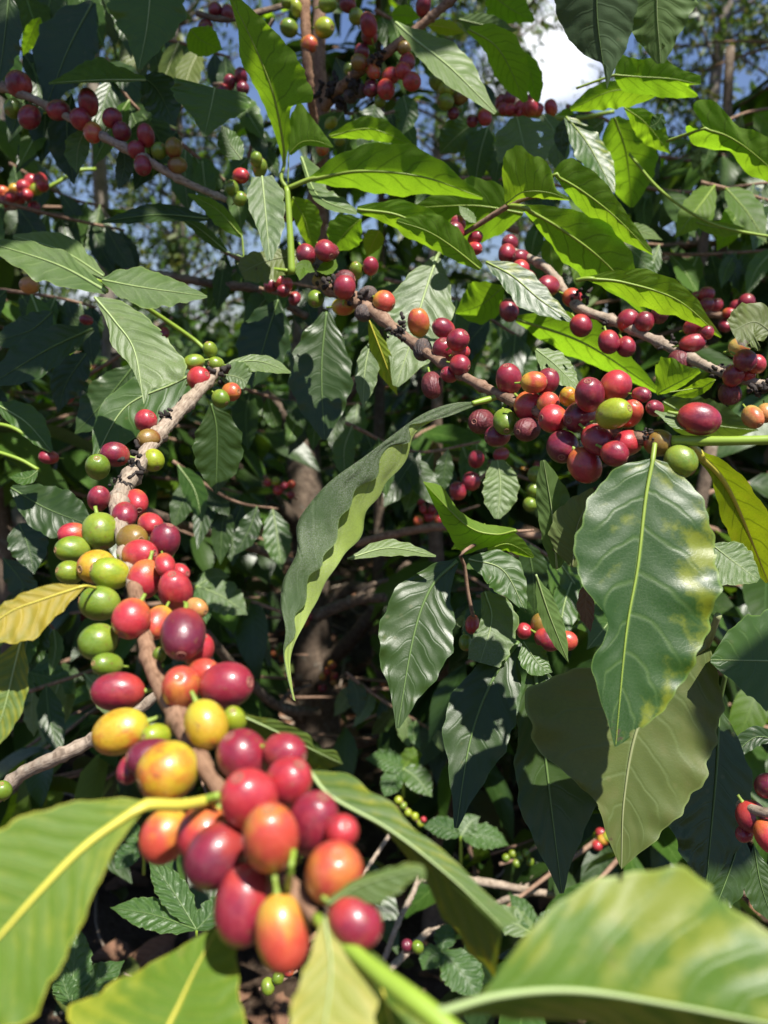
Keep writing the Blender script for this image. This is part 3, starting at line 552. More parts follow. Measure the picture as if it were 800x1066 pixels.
# the big glossy leaf and those hanging with it
leaf(B, [(680, 477), (672, 520), (664, 590), (652, 660), (641, 776)], ('e', [(680, 477), (706, 488), (726, 514), (739, 545), (747, 590), (744, 625), (737, 655), (722, 692), (694, 735), (662, 764), (641, 778)]), ('e', [(680, 477), (650, 484), (625, 503), (606, 538), (598, 580), (610, 615), (633, 650), (617, 688), (622, 718), (632, 748), (640, 778)]), .325, (-.06, .25, .96), 'hero', NU=150, NV=49, holes=[(.93, .9, .02, .16), (.60, -1.0, .02, .06), (.34, 1.0, .013, .05)], fold=.13, ruf=.05, curl=.10, nw=6, pet=[(682, 462, .328)], ribw=.7, label='largest hanging leaf, glossy green with yellow patches along one edge')
leaf(B, [(736, 672), (700, 700), (665, 755), (650, 830), (647, 905)], ('e', [(740, 676), (752, 725), (746, 772), (730, 815), (692, 864), (647, 905)]), ('e', [(730, 672), (650, 690), (585, 700), (556, 716), (547, 736), (560, 778), (600, 815), (621, 838), (632, 870), (647, 905)]), .375, (-.05, .2, .98), 'tan', NU=100, NV=41, holes=[(.80, -.98, .02, .08)], ruf=.05, fold=.08, pet=[(748, 640, .36)], label='fading tan green leaf with brown blotches')
leaf(B, [(748, 738), (746, 800), (735, 922)], [4, 24, 36, 40, 26, 3], [4, 34, 52, 50, 34, 3], .41, (.1, .25, .95), 'old', pet=[(756, 700, .4)])
leaf(B, [(850, 690), (800, 688), (740, 687)], [40, 50, 54, 42, 22, 3], [40, 50, 52, 48, 36, 3], .36, (.05, .3, .95), 'mature', ruf=.04)
leaf(B, [(722, 468), (758, 508), (800, 606)], [3, 14, 22, 26, 22, 4], [3, 8, 18, 20, 14, 3], .33, (.2, -.75, .6), 'lime', pet=[(704, 460, .328)], ruf=.2, label='bright yellow green leaf with wavy edges')
leaf(B, [(742, 568), (764, 585), (790, 604)], [3, 16, 20, 13, 3], [3, 22, 28, 18, 3], .36, (0, .5, .85), 'pale')
leaf(B, [(730, 447), (708, 442), (682, 428)], [1, 3, 5, 6, 3, 1], [1, 5, 9, 8, 4, 1], .322, (0, .6, .8), 'pale', rib=False)
leaf(B, [(580, 592), (575, 535), (566, 479)], [4, 12, 14, 12, 3], [4, 22, 26, 17, 2], .37, (.1, -.25, .95), 'mature', under=True)
leaf(B, [(596, 590), (602, 545), (622, 508)], [4, 24, 26, 16, 3], [4, 12, 14, 10, 3], .36, (-.1, -.2, .95), 'tan', under=True)
leaf(B, [(558, 598), (572, 640), (592, 690)], 13, 9, .42, (.4, -.1, .9), 'mature', under=True)
leaf(B, [(622, 598), (610, 625), (615, 658)], 9, 10, .36, (.4, 0, .9), 'dead', rib=False, label='curled dead brown leaf')
leaf(B, [(575, 572), (592, 575), (608, 582)], 9, 7, .365, (0, .2, .9), 'dead', rib=False)
leaf(B, [(455, 268), (441, 310), (426, 362), (412, 402)], [4, 25, 35, 33, 20, 3], [4, 22, 33, 30, 18, 3], .55, (.05, .3, .95), 'pale', pet=[(462, 258, .55)])
leaf(B, [(384, 332), (398, 368), (414, 412)], 8, 12, .52, (-.3, -.3, .9), 'lime', under=True)
leaf(B, [(386, 355), (380, 385), (378, 425)], 14, 10, .53, (.4, .2, .9), 'pale')
leaf(B, [(340, 325), (335, 385), (338, 458)], [4, 20, 30, 31, 20, 2], [4, 22, 33, 32, 20, 2], .56, (.05, .1, 1), 'old')
leaf(B, [(290, 312), (278, 350), (262, 405)], 26, 28, .60, (-.1, .1, 1), 'old')
leaf(B, [(558, 364), (578, 380), (602, 404)], [2, 10, 13, 10, 2], [2, 13, 16, 12, 2], .46, (.1, .6, .8), 'pale', NU=70, NV=31, holes=[(.6, .4, .06, .1), (.35, -.45, .05, .09)])
leaf(B, [(330, 282), (345, 278), (350, 270)], 7, 6, .50, (0, .5, .8), 'young', rib=False)
leaf(B, [(328, 283), (316, 278), (312, 292)], 7, 6, .50, (0, .5, .8), 'young', rib=False)

# the long twisted leaf hanging in the centre
leaf(B, [(500, 418), (470, 420), (440, 431), (410, 452), (380, 475), (345, 500), (322, 525), (309, 547), (309, 575), (296, 602), (292, 628), (297, 655), (295, 678), (298, 700), (305, 728)],
     ('e', [(500, 421), (470, 431), (440, 440), (426, 443), (428, 460), (407, 464), (396, 476), (393, 495), (373, 507), (366, 526), (354, 538), (350, 560), (338, 577), (336, 590), (322, 600), (319, 625), (307, 640), (308, 660), (297, 677), (299, 700), (306, 729)]),
     ('e', [(500, 417), (480, 424), (455, 436), (432, 452), (424, 478), (406, 498), (399, 515), (385, 530), (379, 552), (362, 575), (345, 602), (327, 632), (311, 662), (303, 688), (305, 715), (308, 730)]),
     .405, (-.25, .35, .9), 'dusty', nl=(.12, .38, .92), nr=(.42, .30, .86), NU=90, NV=13, fold=0, curl=.10, ruf=.05, nw=3.3, rib=False, label='long twisted dusty leaf showing its pale yellow underside')
ptube('stalk', [(520, 412, .405), (508, 416, .405), (492, 420, .402)], [3, 3.5, 2.5], BARK['green'], B, seg=8)
leaf(B, [(362, 582), (405, 571), (454, 579)], [1, 5, 9, 8, 5, 1], [1, 5, 8, 8, 4, 1], .43, (0, .75, .65), 'pale')

# upper left branch
Cb = branch('thin upper left branch with a loose row of shaded crimson cherries', (-8, 88, .6))
stC = [(-10, 86, .60), (20, 97, .595), (45, 108, .59), (100, 138, .58), (150, 165, .575), (190, 188, .58), (236, 208, .585)]
ptube('stem', stC, [4.5, 4, 4, 4, 4.5, 4, 3], BARK['pale'], Cb, n=150, rough=.10, knots=.08, nodes=9)
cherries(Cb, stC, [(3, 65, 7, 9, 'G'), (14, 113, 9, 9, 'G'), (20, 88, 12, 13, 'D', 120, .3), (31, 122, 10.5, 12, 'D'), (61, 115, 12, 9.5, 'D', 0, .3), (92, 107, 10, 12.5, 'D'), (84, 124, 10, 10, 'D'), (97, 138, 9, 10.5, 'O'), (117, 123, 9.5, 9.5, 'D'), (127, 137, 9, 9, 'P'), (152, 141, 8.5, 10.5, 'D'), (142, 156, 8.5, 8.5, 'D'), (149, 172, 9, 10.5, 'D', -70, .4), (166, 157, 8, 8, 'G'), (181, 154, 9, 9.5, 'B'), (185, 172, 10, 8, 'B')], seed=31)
cherries(Cb, stC, [(271, 175, 7, 9, 'G'), (267, 166, 6, 7, 'G'), (242, 196, 7, 7.5, 'G'), (250, 207, 7, 7, 'G'), (251, 183, 8.5, 7.5, 'R')], push=True, seed=32)
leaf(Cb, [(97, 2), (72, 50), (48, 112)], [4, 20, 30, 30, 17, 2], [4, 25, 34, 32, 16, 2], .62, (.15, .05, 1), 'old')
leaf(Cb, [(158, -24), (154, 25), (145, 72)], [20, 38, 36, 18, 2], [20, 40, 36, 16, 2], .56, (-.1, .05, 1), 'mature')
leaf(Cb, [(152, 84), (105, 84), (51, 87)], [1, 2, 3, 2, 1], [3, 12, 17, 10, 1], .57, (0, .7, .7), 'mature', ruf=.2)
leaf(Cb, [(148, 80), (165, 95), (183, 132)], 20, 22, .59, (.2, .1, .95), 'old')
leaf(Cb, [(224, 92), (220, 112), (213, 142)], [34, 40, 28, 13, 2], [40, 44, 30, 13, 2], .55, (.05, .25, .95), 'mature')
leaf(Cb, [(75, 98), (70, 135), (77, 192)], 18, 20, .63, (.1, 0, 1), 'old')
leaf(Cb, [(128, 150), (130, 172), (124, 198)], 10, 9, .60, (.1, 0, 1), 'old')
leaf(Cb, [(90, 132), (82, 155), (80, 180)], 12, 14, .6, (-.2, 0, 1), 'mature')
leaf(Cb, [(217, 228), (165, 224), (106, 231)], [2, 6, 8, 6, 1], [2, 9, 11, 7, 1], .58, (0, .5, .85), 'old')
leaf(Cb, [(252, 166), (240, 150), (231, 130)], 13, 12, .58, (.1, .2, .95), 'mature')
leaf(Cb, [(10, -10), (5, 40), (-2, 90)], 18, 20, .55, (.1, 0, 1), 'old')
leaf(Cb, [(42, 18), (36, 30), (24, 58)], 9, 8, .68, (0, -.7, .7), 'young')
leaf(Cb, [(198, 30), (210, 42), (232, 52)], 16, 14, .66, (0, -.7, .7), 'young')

# leafy twig at the left with pale lit leaves
Lt = branch('leafy twig on the left side with long wavy pale green leaves in sunlight', (108, 300, .5), 'leafy twig', 'leafy coffee twigs', 'coffee_twig')
ptube('stem', [(100, 292, .5), (120, 300, .52), (160, 325, .56), (200, 352, .58), (215, 365, .58)], [2.5, 2.5, 2.5, 2], BARK['green'], Lt, seg=8)
leaf(Lt, [(112, 304), (60, 276), (-14, 252)], [3, 14, 22, 22, 14, 3], [3, 8, 14, 14, 10, 2], .49, (-.05, .62, .75), 'pale', ruf=.22, nw=4)
leaf(Lt, [(108, 288), (66, 262), (14, 246)], [2, 8, 10, 8, 2], [3, 11, 15, 11, 2], .53, (.1, .65, .75), 'pale', ruf=.2)
leaf(Lt, [(107, 292), (150, 300), (216, 309)], [3, 15, 19, 14, 8, 1], [3, 15, 21, 20, 11, 1], .49, (0, .68, .7), 'pale', ruf=.16)
leaf(Lt, [(99, 310), (120, 335), (140, 365), (150, 421)], ('e', [(99, 309), (121, 312), (150, 329), (175, 354), (196, 386), (172, 402), (158, 406), (150, 421)]), ('e', [(99, 311), (112, 338), (117, 360), (132, 376), (145, 400), (150, 421)]), .44, (.15, .42, .9), 'pale', ruf=.06, NU=90, NV=35, holes=[(.45, .97, .02, .06), (.70, -.96, .025, .07)], fold=.1)
leaf(Lt, [(97, 342), (50, 364), (-12, 402)], [3, 14, 20, 22, 14, 2], [3, 14, 22, 22, 14, 3], .60, (.1, .25, .95), 'old')
leaf(Lt, [(55, 325), (30, 345), (-15, 358)], 16, 16, .66, (.1, .3, .95), 'old')
leaf(Lt, [(142, 378), (112, 415), (78, 452)], 24, 22, .60, (0, .15, .98), 'old')
leaf(Lt, [(90, 368), (70, 398), (60, 430)], 18, 18, .66, (.1, .1, .98), 'old')
leaf(Lt, [(-5, 420), (28, 440), (54, 470)], [2, 13, 17, 12, 2], [2, 10, 13, 10, 2], .58, (0, .4, .9), 'mature')
leaf(Lt, [(12, 508), (50, 530), (98, 548)], [3, 18, 25, 22, 2], [3, 18, 26, 22, 2], .55, (.1, .3, .95), 'old')
leaf(Lt, [(40, 490), (28, 498), (10, 497)], 7, 7, .54, (0, .5, .85), 'mature')
leaf(Lt, [(20, 545), (30, 570), (36, 598)], 22, 20, .62, (.2, .3, .9), 'old')
ptube('petiole', [(-10, 440, .57), (15, 446, .57), (45, 466, .57), (52, 472, .57)], [2, 2], BARK['green'], Lt, seg=7)
ptube('petiole', [(-10, 468, .55), (20, 478, .55), (40, 489, .55)], [2, 2], BARK['green'], Lt, seg=7)
cherries(Lt, [(40, 470, .57), (60, 478, .57)], [(51, 476, 9, 7, 'D')], seed=33)
cherries(A, [(-10, 815, .4), (10, 830, .4)], [(3, 823, 9, 10, 'G')], seed=35)
cherries(Lt, [(30, 290, .6), (40, 300, .6)], [(31, 297, 9, 8.5, 'A')], seed=34)
# branch behind at the right
D = branch('brown branch behind the main cluster on the right, dotted with dull crimson cherries', (545, 268, .58))
stD = [(535, 262, .60), (570, 280, .57), (600, 318, .54), (640, 335, .52), (690, 358, .50), (740, 383, .47), (780, 397, .455), (830, 408, .44)]
ptube('stem', stD, [4, 4.5, 5, 5, 5, 5, 5], BARK['pale'], D, n=150, rough=.08, knots=.08, nodes=10)
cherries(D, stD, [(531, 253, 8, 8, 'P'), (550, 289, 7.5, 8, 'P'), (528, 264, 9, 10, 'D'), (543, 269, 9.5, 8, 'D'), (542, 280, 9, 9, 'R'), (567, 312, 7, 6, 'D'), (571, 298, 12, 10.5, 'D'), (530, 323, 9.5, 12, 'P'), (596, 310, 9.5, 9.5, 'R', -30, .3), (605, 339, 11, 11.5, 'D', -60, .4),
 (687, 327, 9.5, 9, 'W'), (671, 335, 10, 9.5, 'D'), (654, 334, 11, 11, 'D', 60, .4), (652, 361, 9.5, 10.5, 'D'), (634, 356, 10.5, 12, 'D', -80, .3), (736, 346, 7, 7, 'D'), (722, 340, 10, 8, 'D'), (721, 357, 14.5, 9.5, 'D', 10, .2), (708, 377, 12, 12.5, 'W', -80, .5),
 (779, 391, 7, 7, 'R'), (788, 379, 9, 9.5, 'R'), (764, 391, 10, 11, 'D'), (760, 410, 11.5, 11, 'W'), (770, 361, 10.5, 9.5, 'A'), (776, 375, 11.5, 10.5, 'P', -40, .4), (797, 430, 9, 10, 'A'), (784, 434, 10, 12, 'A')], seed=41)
knobs(D, [(698, 362, .495, 5), (605, 310, .54, 5), (748, 388, .465, 6), (787, 405, .45, 7), (632, 335, .52, 4)])
leaf(D, [(802, 345), (785, 335), (762, 345)], [12, 26, 30, 16], [8, 18, 20, 12], .43, (0, .2, .95), 'tan', label='pale spotted leaf')
leaf(D, [(506, 273), (534, 288), (562, 312), (594, 334)], [2, 12, 15, 10, 2], [2, 14, 20, 12, 2], .50, (.05, .35, .93), 'hero', ruf=.08)
leaf(D, [(538, 332), (610, 358), (686, 408)], [3, 14, 19, 17, 9, 2], [3, 14, 20, 16, 9, 2], .58, (-.15, -.82, .55), 'young', under=True, ruf=.16)
leaf(D, [(525, 298), (500, 318), (474, 326)], 19, 20, .60, (-.1, -.75, .65), 'young', under=True)
leaf(D, [(684, 410), (703, 400), (729, 386)], [2, 18, 24, 20, 8, 2], [2, 5, 6, 4, 2], .46, (-.1, -.7, .7), 'young', under=True, pet=[(740, 402, .465)])
leaf(D, [(745, 395), (722, 408), (700, 412)], 5, 8, .46, (0, -.7, .7), 'young')
leaf(D, [(690, 418), (735, 440), (790, 448)], 22, 24, .52, (-.1, -.72, .7), 'mature', under=True)

# slanting branch at the top centre
E = branch('slanting dark branch at the top centre with crowded dusky cherries', (475, -5, .62))
stE = [(480, -8, .62), (440, 25, .63), (400, 57, .64), (365, 82, .66), (338, 112, .70)]
ptube('stem', stE, [4, 4.5, 5, 5, 5], BARK['brown'], E, n=120, rough=.1, knots=.08, nodes=7)
cherries(E, stE, [(362, 4, 8, 8, 'P'), (371, 17, 7.5, 7.5, 'G'), (441, 6, 7.5, 9.5, 'P'), (385, 37, 8, 8, 'P'), (384, 26, 8.5, 10.5, 'D'), (377, 54, 7.5, 8, 'P'), (374, 65, 8, 8, 'B'), (389, 74, 7, 9, 'O'), (421, 50, 7, 7, 'B'), (424, 65, 8, 9, 'D'), (420, 74, 8, 8, 'R'), (407, 79, 9, 8, 'R'), (402, 93, 9, 10, 'R'), (429, 85, 9, 9, 'R'), (387, 92, 8, 9.5, 'P'), (364, 72, 6, 6, 'G'), (365, 100, 7, 7, 'K'), (376, 95, 7, 7, 'K'), (396, 105, 6, 6, 'G')], seed=51)
cherries(E, [(440, 60, .66), (470, 110, .68)], [(455, 84, 8, 8.5, 'G'), (465, 93, 8.5, 7.5, 'L'), (464, 106, 8.5, 8, 'G'), (475, 112, 7, 8, 'G'), (480, 101, 8, 7, 'B'), (472, 118, 6, 7, 'P'), (503, 118, 6, 8, 'G'), (505, 122, 7, 8.5, 'R'), (492, 126, 6, 7, 'P')], push=True, seed=52)
knobs(E, [(345, 97, .68, 8), (350, 106, .68, 7), (340, 92, .69, 6), (392, 62, .64, 5), (372, 88, .655, 7)])
leaf(E, [(412, 24), (430, 40), (470, 72), (516, 118)], [2, 10, 16, 20, 17, 9, 2], [2, 8, 15, 17, 14, 8, 2], .58, (.1, .45, .88), 'pale', ruf=.10, NU=40)
leaf(E, [(488, 30), (520, 52), (547, 106)], [3, 15, 18, 14, 2], [3, 10, 16, 14, 2], .62, (-.15, -.8, .55), 'young', under=True, ruf=.2)
leaf(E, [(538, 52), (552, 76), (560, 106)], [2, 8, 10, 8, 2], [2, 8, 10, 8, 2], .66, (-.15, -.8, .55), 'young', under=True)
leaf(E, [(478, 20), (505, 26), (538, 32)], 12, 15, .68, (0, -.5, .85), 'mature', under=True)
leaf(E, [(408, 16), (422, 16), (438, 18)], 9, 10, .70, (-.1, -.8, .55), 'young', under=True)
leaf(E, [(445, 26), (462, 28), (484, 34)], 8, 9, .66, (-.1, -.7, .65), 'lime', under=True)
leaf(E, [(497, 126), (478, 140), (458, 160)], 17, 18, .72, (0, -.2, .95), 'mature')
leaf(E, [(508, 132), (500, 160), (494, 196)], 13, 16, .72, (.1, .2, .95), 'mature')
leaf(E, [(525, 140), (520, 165), (515, 192)], 10, 14, .74, (.2, .1, .95), 'mature')
leaf(E, [(420, 100), (424, 120), (418, 142)], 12, 13, .74, (.1, 0, 1), 'mature')
leaf(E, [(392, 108), (385, 130), (372, 152)], 16, 16, .78, (0, 0, 1), 'old')
leaf(E, [(350, 60), (362, 90), (360, 120)], 16, 18, .80, (.1, -.2, 1), 'old')

# row of small bright cherries farther back
E2 = branch('short twig carrying a tight row of small bright red cherries below the white cloud', (625, 122, .86))
ptube('stem', [(508, 118, .85), (560, 121, .85), (600, 123, .85), (640, 116, .84)], [2.5, 2.5, 2], BARK['green'], E2, seg=8)
cherries(E2, [(508, 118, .85), (640, 116, .84)], [(522, 106, 6, 7, 'D'), (531, 102, 6, 7, 'P'), (546, 107, 5.5, 6, 'D'), (555, 104, 6, 7, 'D'), (560, 114, 6, 6, 'R'), (525, 113, 6, 6, 'D'), (532, 114, 6.5, 6, 'R'), (541, 113, 6, 7, 'R'), (543, 118, 5, 5, 'R'), (550, 113, 6, 7, 'R'), (554, 112, 6, 7.5, 'R'), (574, 112, 6.5, 8, 'R')], seed=53, detail=False)
leaf(E2, [(538, 122), (545, 150), (556, 182)], [6, 26, 32, 22, 3], [6, 26, 32, 24, 3], .70, (.1, .35, .93), 'pale', ruf=.12, NU=80, NV=35, holes=[(.4, .6, .05, .09), (.6, .5, .03, .06)])
leaf(E2, [(565, 120), (578, 140), (584, 180)], [4, 10, 14, 10, 2], [4, 12, 14, 12, 2], .75, (.2, .2, .95), 'pale')
leaf(E2, [(589, 122), (612, 150), (639, 200)], [2, 12, 14, 12, 2], [2, 14, 18, 14, 2], .62, (.15, .35, .92), 'hero', ruf=.15)
leaf(E2, [(640, 122), (652, 160), (658, 216)], [4, 22, 28, 20, 2], [4, 22, 28, 20, 2], .66, (-.15, -.7, .7), 'young', under=True)
leaf(E2, [(600, 118), (585, 140), (588, 165)], 9, 8, .72, (0, -.3, 1), 'old')

F = branch('small twig with a bunch of dull red cherries in front of the dark right bushes', (690, 318, .76))
ptube('stem', [(670, 312, .77), (720, 324, .76), (770, 330, .75), (820, 330, .74)], [3.5, 3.5, 3.5], BARK['brown'], F, n=30, rough=.1)
cherries(F, [(670, 312, .77), (820, 330, .74)], [(725, 310, 6, 6.5, 'D'), (736, 306, 7.5, 7, 'D'), (745, 318, 7, 7, 'D'), (736, 317, 7.5, 7, 'D'), (767, 320, 7, 7, 'D'), (777, 315, 8, 8.5, 'D'), (789, 322, 9.5, 6, 'R'), (759, 326, 6, 5, 'R'), (755, 339, 6, 7, 'D')], seed=54)

# upright shoot of bright leaves, upper centre
G = branch('upright shoot of big translucent yellow green leaves, upper centre', (300, 262, .56), 'leafy shoot', 'leafy coffee shoots', 'coffee_shoot')
ptube('stem', [(304, 285, .56), (302, 240, .56), (299, 195, .56)], [4, 3.5, 3], BARK['green'], G, seg=10)
leaf(G, [(296, 172), (295, 148), (284, 95), (264, 45), (240, -4)], ('e', [(295, 172), (289, 150), (277, 117), (262, 86), (249, 62), (247, 30), (238, -4)]), ('e', [(297, 172), (302, 140), (303, 112), (325, 106), (318, 86), (309, 64), (292, 42), (270, 18), (246, -5)]), .56, (-.2, -.62, .75), 'young', under=True, ruf=.10, nw=8, NU=56, NV=13, pet=[(299, 196, .56), (293, 186, .56)], label='tall bright leaf lit from behind')
leaf(G, [(301, 160), (314, 148), (330, 147), (347, 153)], ('e', [(300, 158), (299, 130), (309, 108), (322, 120), (333, 134), (347, 152)]), ('e', [(303, 162), (318, 152), (332, 153), (347, 154)]), .555, (-.2, -.5, .85), 'young', under=True, ruf=.10, pet=[(300, 192, .56)])
leaf(G, [(322, 187), (375, 178), (440, 184), (503, 206)], [2, 15, 22, 25, 20, 10, 2], [2, 14, 21, 24, 17, 9, 2], .555, (-.1, -.72, .68), 'young', under=True, ruf=.10, NU=46, NV=13, pet=[(300, 196, .56)])
leaf(G, [(343, 142), (385, 134), (428, 150)], [2, 7, 11, 8, 2], [1, 8, 11, 8, 1], .60, (-.1, -.72, .68), 'young', under=True, ruf=.2)
leaf(G, [(372, 218), (415, 224), (455, 246), (502, 278)], [3, 10, 16, 15, 9, 2], [3, 10, 16, 14, 8, 2], .53, (-.1, -.65, .75), 'young', under=True, ruf=.22)
leaf(G, [(273, 184), (277, 225), (281, 271)], [10, 20, 20, 18, 12, 3], [10, 17, 16, 10, 7, 3], .54, (.1, .4, .9), 'pale', label='pale leaf with a silvery sheen')
leaf(G, [(314, 164), (332, 205), (372, 222)], [4, 14, 12, 10, 2], [2, 3, 6, 6, 2], .59, (.1, .6, .8), 'pale')
leaf(G, [(309, 266), (278, 272), (251, 284)], [10, 20, 22, 20, 10], [6, 9, 11, 14, 10], .57, (.05, .35, .93), 'tan')
leaf(G, [(305, 205), (318, 230), (326, 262)], 14, 10, .60, (-.1, -.6, .75), 'young', under=True)
leaf(G, [(376, 228), (362, 240), (344, 262)], 17, 17, .60, (-.1, -.6, .75), 'young', under=True)
leaf(G, [(395, 240), (390, 250), (382, 268)], 10, 12, .64, (-.1, -.7, .65), 'lime', under=True)
leaf(G, [(252, 246), (226, 218), (196, 202)], [2, 8, 11, 9, 5, 1], [2, 5, 6, 6, 4, 1], .58, (0, -.2, .95), 'young', ruf=.25, pet=[(254, 268, .58)])
leaf(G, [(236, 262), (210, 240), (190, 228)], [2, 6, 7, 5, 1], [2, 5, 6, 5, 1], .60, (.1, .5, .85), 'mature', pet=[(254, 268, .58)])
ptube('stem', [(254, 268, .58), (275, 278, .57), (300, 282, .56)], [2, 2], BARK['green'], G, seg=8)
cherries(G, [(345, 120, .72), (345, 170, .72)], [(345, 128, 8, 5.5, 'L'), (336, 155, 6.5, 7, 'Y'), (354, 146, 6, 5.5, 'G'), (302, 222, 8, 11, 'P')], push=False, seed=55)

# upright stems at the top
Us = branch('pair of upright brown stems at the top with a few green and orange cherries', (320, 200, .76), 'coffee shoot', 'upright coffee shoots', 'coffee_shoot')
stU = [(317, -12, .76), (319, 40, .76), (322, 90, .77), (328, 130, .80)]
ptube('stem', stU, [5.5, 5.5, 5, 4], BARK['russet'], Us, n=50, rough=.12, knots=.2)
ptube('stem', [(333, -12, .84), (332, 60, .85), (334, 130, .87), (331, 210, .90), (333, 260, .92)], [7, 7, 8, 9, 9], BARK['brown'], Us, n=60, rough=.15, knots=.2)
cherries(Us, stU, [(300, 2, 7, 6, 'G'), (309, 9, 6, 9, 'L'), (301, 29, 8.5, 9, 'G'), (342, 4, 10, 8, 'G'), (338, 29, 10.5, 9.5, 'L'), (322, 46, 8, 9, 'O', -30, .3)], seed=56)
Ud = branch('thin shaded twig with nearly black cherries against the bright gap at the upper left', (205, 17, .75))
ptube('stem', [(205, 14, .75), (228, 20, .75), (248, 18, .76), (300, 5, .8)], [3, 3.5, 3], BARK['dark'], Ud, n=24, rough=.1)
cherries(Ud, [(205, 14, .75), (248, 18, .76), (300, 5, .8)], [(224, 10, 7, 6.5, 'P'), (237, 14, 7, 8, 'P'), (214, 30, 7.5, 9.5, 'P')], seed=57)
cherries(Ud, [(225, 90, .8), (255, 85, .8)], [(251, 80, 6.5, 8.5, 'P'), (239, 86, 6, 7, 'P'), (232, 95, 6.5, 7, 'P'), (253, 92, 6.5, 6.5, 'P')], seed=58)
ptube('stem', [(222, 88, .8), (245, 84, .8), (262, 60, .8), (285, 20, .8)], [2, 2], BARK['dark'], Ud, n=20)

# spray of bright leaves right of the top centre
Hs = branch('spray of broad bright green leaves fanning out to the upper right', (470, 250, .53), 'leafy shoot', 'leafy coffee shoots', 'coffee_shoot')
ptube('stem', [(462, 256, .54), (495, 236, .525), (530, 214, .51), (552, 205, .505), (564, 205, .50)], [2.5, 2.5, 3, 3, 2], BARK['brown'], Hs, n=30, seg=8)
leaf(Hs, [(527, 212), (545, 200), (570, 200), (593, 208)], ('e', [(526, 212), (523, 172), (536, 154), (552, 162), (572, 174), (578, 196), (593, 206)]), ('e', [(528, 213), (548, 206), (570, 208), (593, 209)]), .50, (-.15, -.66, .72), 'young', under=True, ruf=.10, NU=40, NV=11, pet=[(530, 214, .51)])
leaf(Hs, [(577, 182), (605, 198), (640, 225), (679, 264)], ('e', [(576, 180), (586, 168), (602, 170), (625, 186), (640, 204), (655, 226), (679, 260)]), ('e', [(578, 184), (598, 212), (620, 234), (645, 250), (680, 266)]), .49, (-.12, -.68, .72), 'young', under=True, ruf=.14, NU=44, NV=11, pet=[(556, 206, .505)])
leaf(Hs, [(546, 216), (590, 242), (635, 278), (672, 326)], [3, 14, 22, 26, 22, 11, 2], [3, 13, 22, 26, 22, 11, 2], .50, (-.12, -.70, .7), 'young', under=True, ruf=.10, NU=50, NV=13, pet=[(530, 214, .51)])
leaf(Hs, [(612, 290), (650, 294), (705, 312), (751, 351)], [2, 8, 14, 15, 12, 6, 1], [2, 10, 18, 20, 15, 7, 1], .47, (-.15, -.66, .74), 'young', under=True, ruf=.15, NU=44, NV=11, pet=[(600, 292, .475)])
leaf(Hs, [(545, 222), (495, 214), (432, 216)], [2, 28, 34, 28, 12, 2], [2, 18, 24, 22, 12, 2], .58, (-.05, -.6, .8), 'young', under=True)
leaf(Hs, [(500, 280), (470, 256), (444, 240), (413, 230)], [2, 8, 11, 10, 7, 2], [2, 10, 15, 17, 10, 2], .50, (-.1, -.55, .8), 'young', under=True, ruf=.2)
leaf(Hs, [(496, 232), (484, 222), (478, 214)], 5, 6, .52, (.1, .5, .85), 'pale', rib=False)
cherries(Hs, [(462, 256, .54), (500, 236, .525)], [(477, 233, 8, 8, 'D'), (474, 241, 9.5, 9, 'D'), (495, 248, 10, 6.5, 'D'), (494, 259, 8, 6.5, 'R')], seed=61)

# climbing vine and dark leaves at the top right
I = branch('climbing vine at the top right with thin lobed yellow green leaves', (690, 150, .6), 'vine', 'vines', 'vine')
ptube('stem', [(655, 160, .62), (690, 200, .62), (740, 232, .62), (800, 246, .62), (850, 250, .62)], [1.5, 1.5], BARK['green'], I, n=30, seg=7)
leaf(I, [(640, 78), (668, 80), (700, 82), (730, 88)], ('e', [(640, 76), (645, 58), (662, 62), (690, 62), (708, 72), (730, 79)]), ('e', [(640, 82), (650, 96), (675, 100), (703, 104), (728, 102), (716, 90), (730, 88)]), .55, (-.1, -.68, .72), 'young', under=True, ruf=.1, pet=[(600, 92, .56)])
leaf(I, [(733, 134), (758, 142), (785, 160), (818, 190)], ('e', [(733, 132), (722, 112), (740, 106), (756, 118), (770, 134), (796, 142), (830, 172)]), ('e', [(732, 136), (716, 132), (720, 150), (742, 158), (762, 160), (776, 180), (800, 190), (820, 192)]), .55, (-.15, -.68, .7), 'young', under=True, ruf=.1, pet=[(694, 147, .57)], label='lobed leaf with one yellow spot')
leaf(I, [(682, 98), (640, 94), (594, 114)], [3, 16, 18, 12, 2], [2, 6, 9, 8, 2], .60, (-.1, -.7, .7), 'young', under=True)
leaf(I, [(650, 112), (672, 128), (698, 160)], 12, 14, .60, (-.1, -.65, .75), 'young', under=True, ruf=.2)
leaf(I, [(512, -6), (530, 8), (556, 22)], [10, 22, 20, 10, 2], [10, 18, 16, 8, 2], .72, (-.1, -.75, .65), 'young', under=True, ruf=.2)
leaf(I, [(642, 240), (670, 242), (690, 250)], 7, 7, .68, (0, .3, .9), 'young')
leaf(I, [(725, 232), (750, 238), (784, 240)], 6, 8, .66, (0, .5, .85), 'young')
leaf(I, [(690, 118), (684, 128), (676, 132)], 8, 9, .6, (0, -.3, .95), 'mature')
I2 = branch('pair of dark leaves hanging down from above at the top right edge of the cloud', (640, -40, .46), 'leafy twig', 'leafy coffee twigs', 'coffee_twig')
ptube('stem', [(700, -70, .48), (660, -60, .47), (625, -40, .46)], [3, 3], BARK['green'], I2, seg=8)
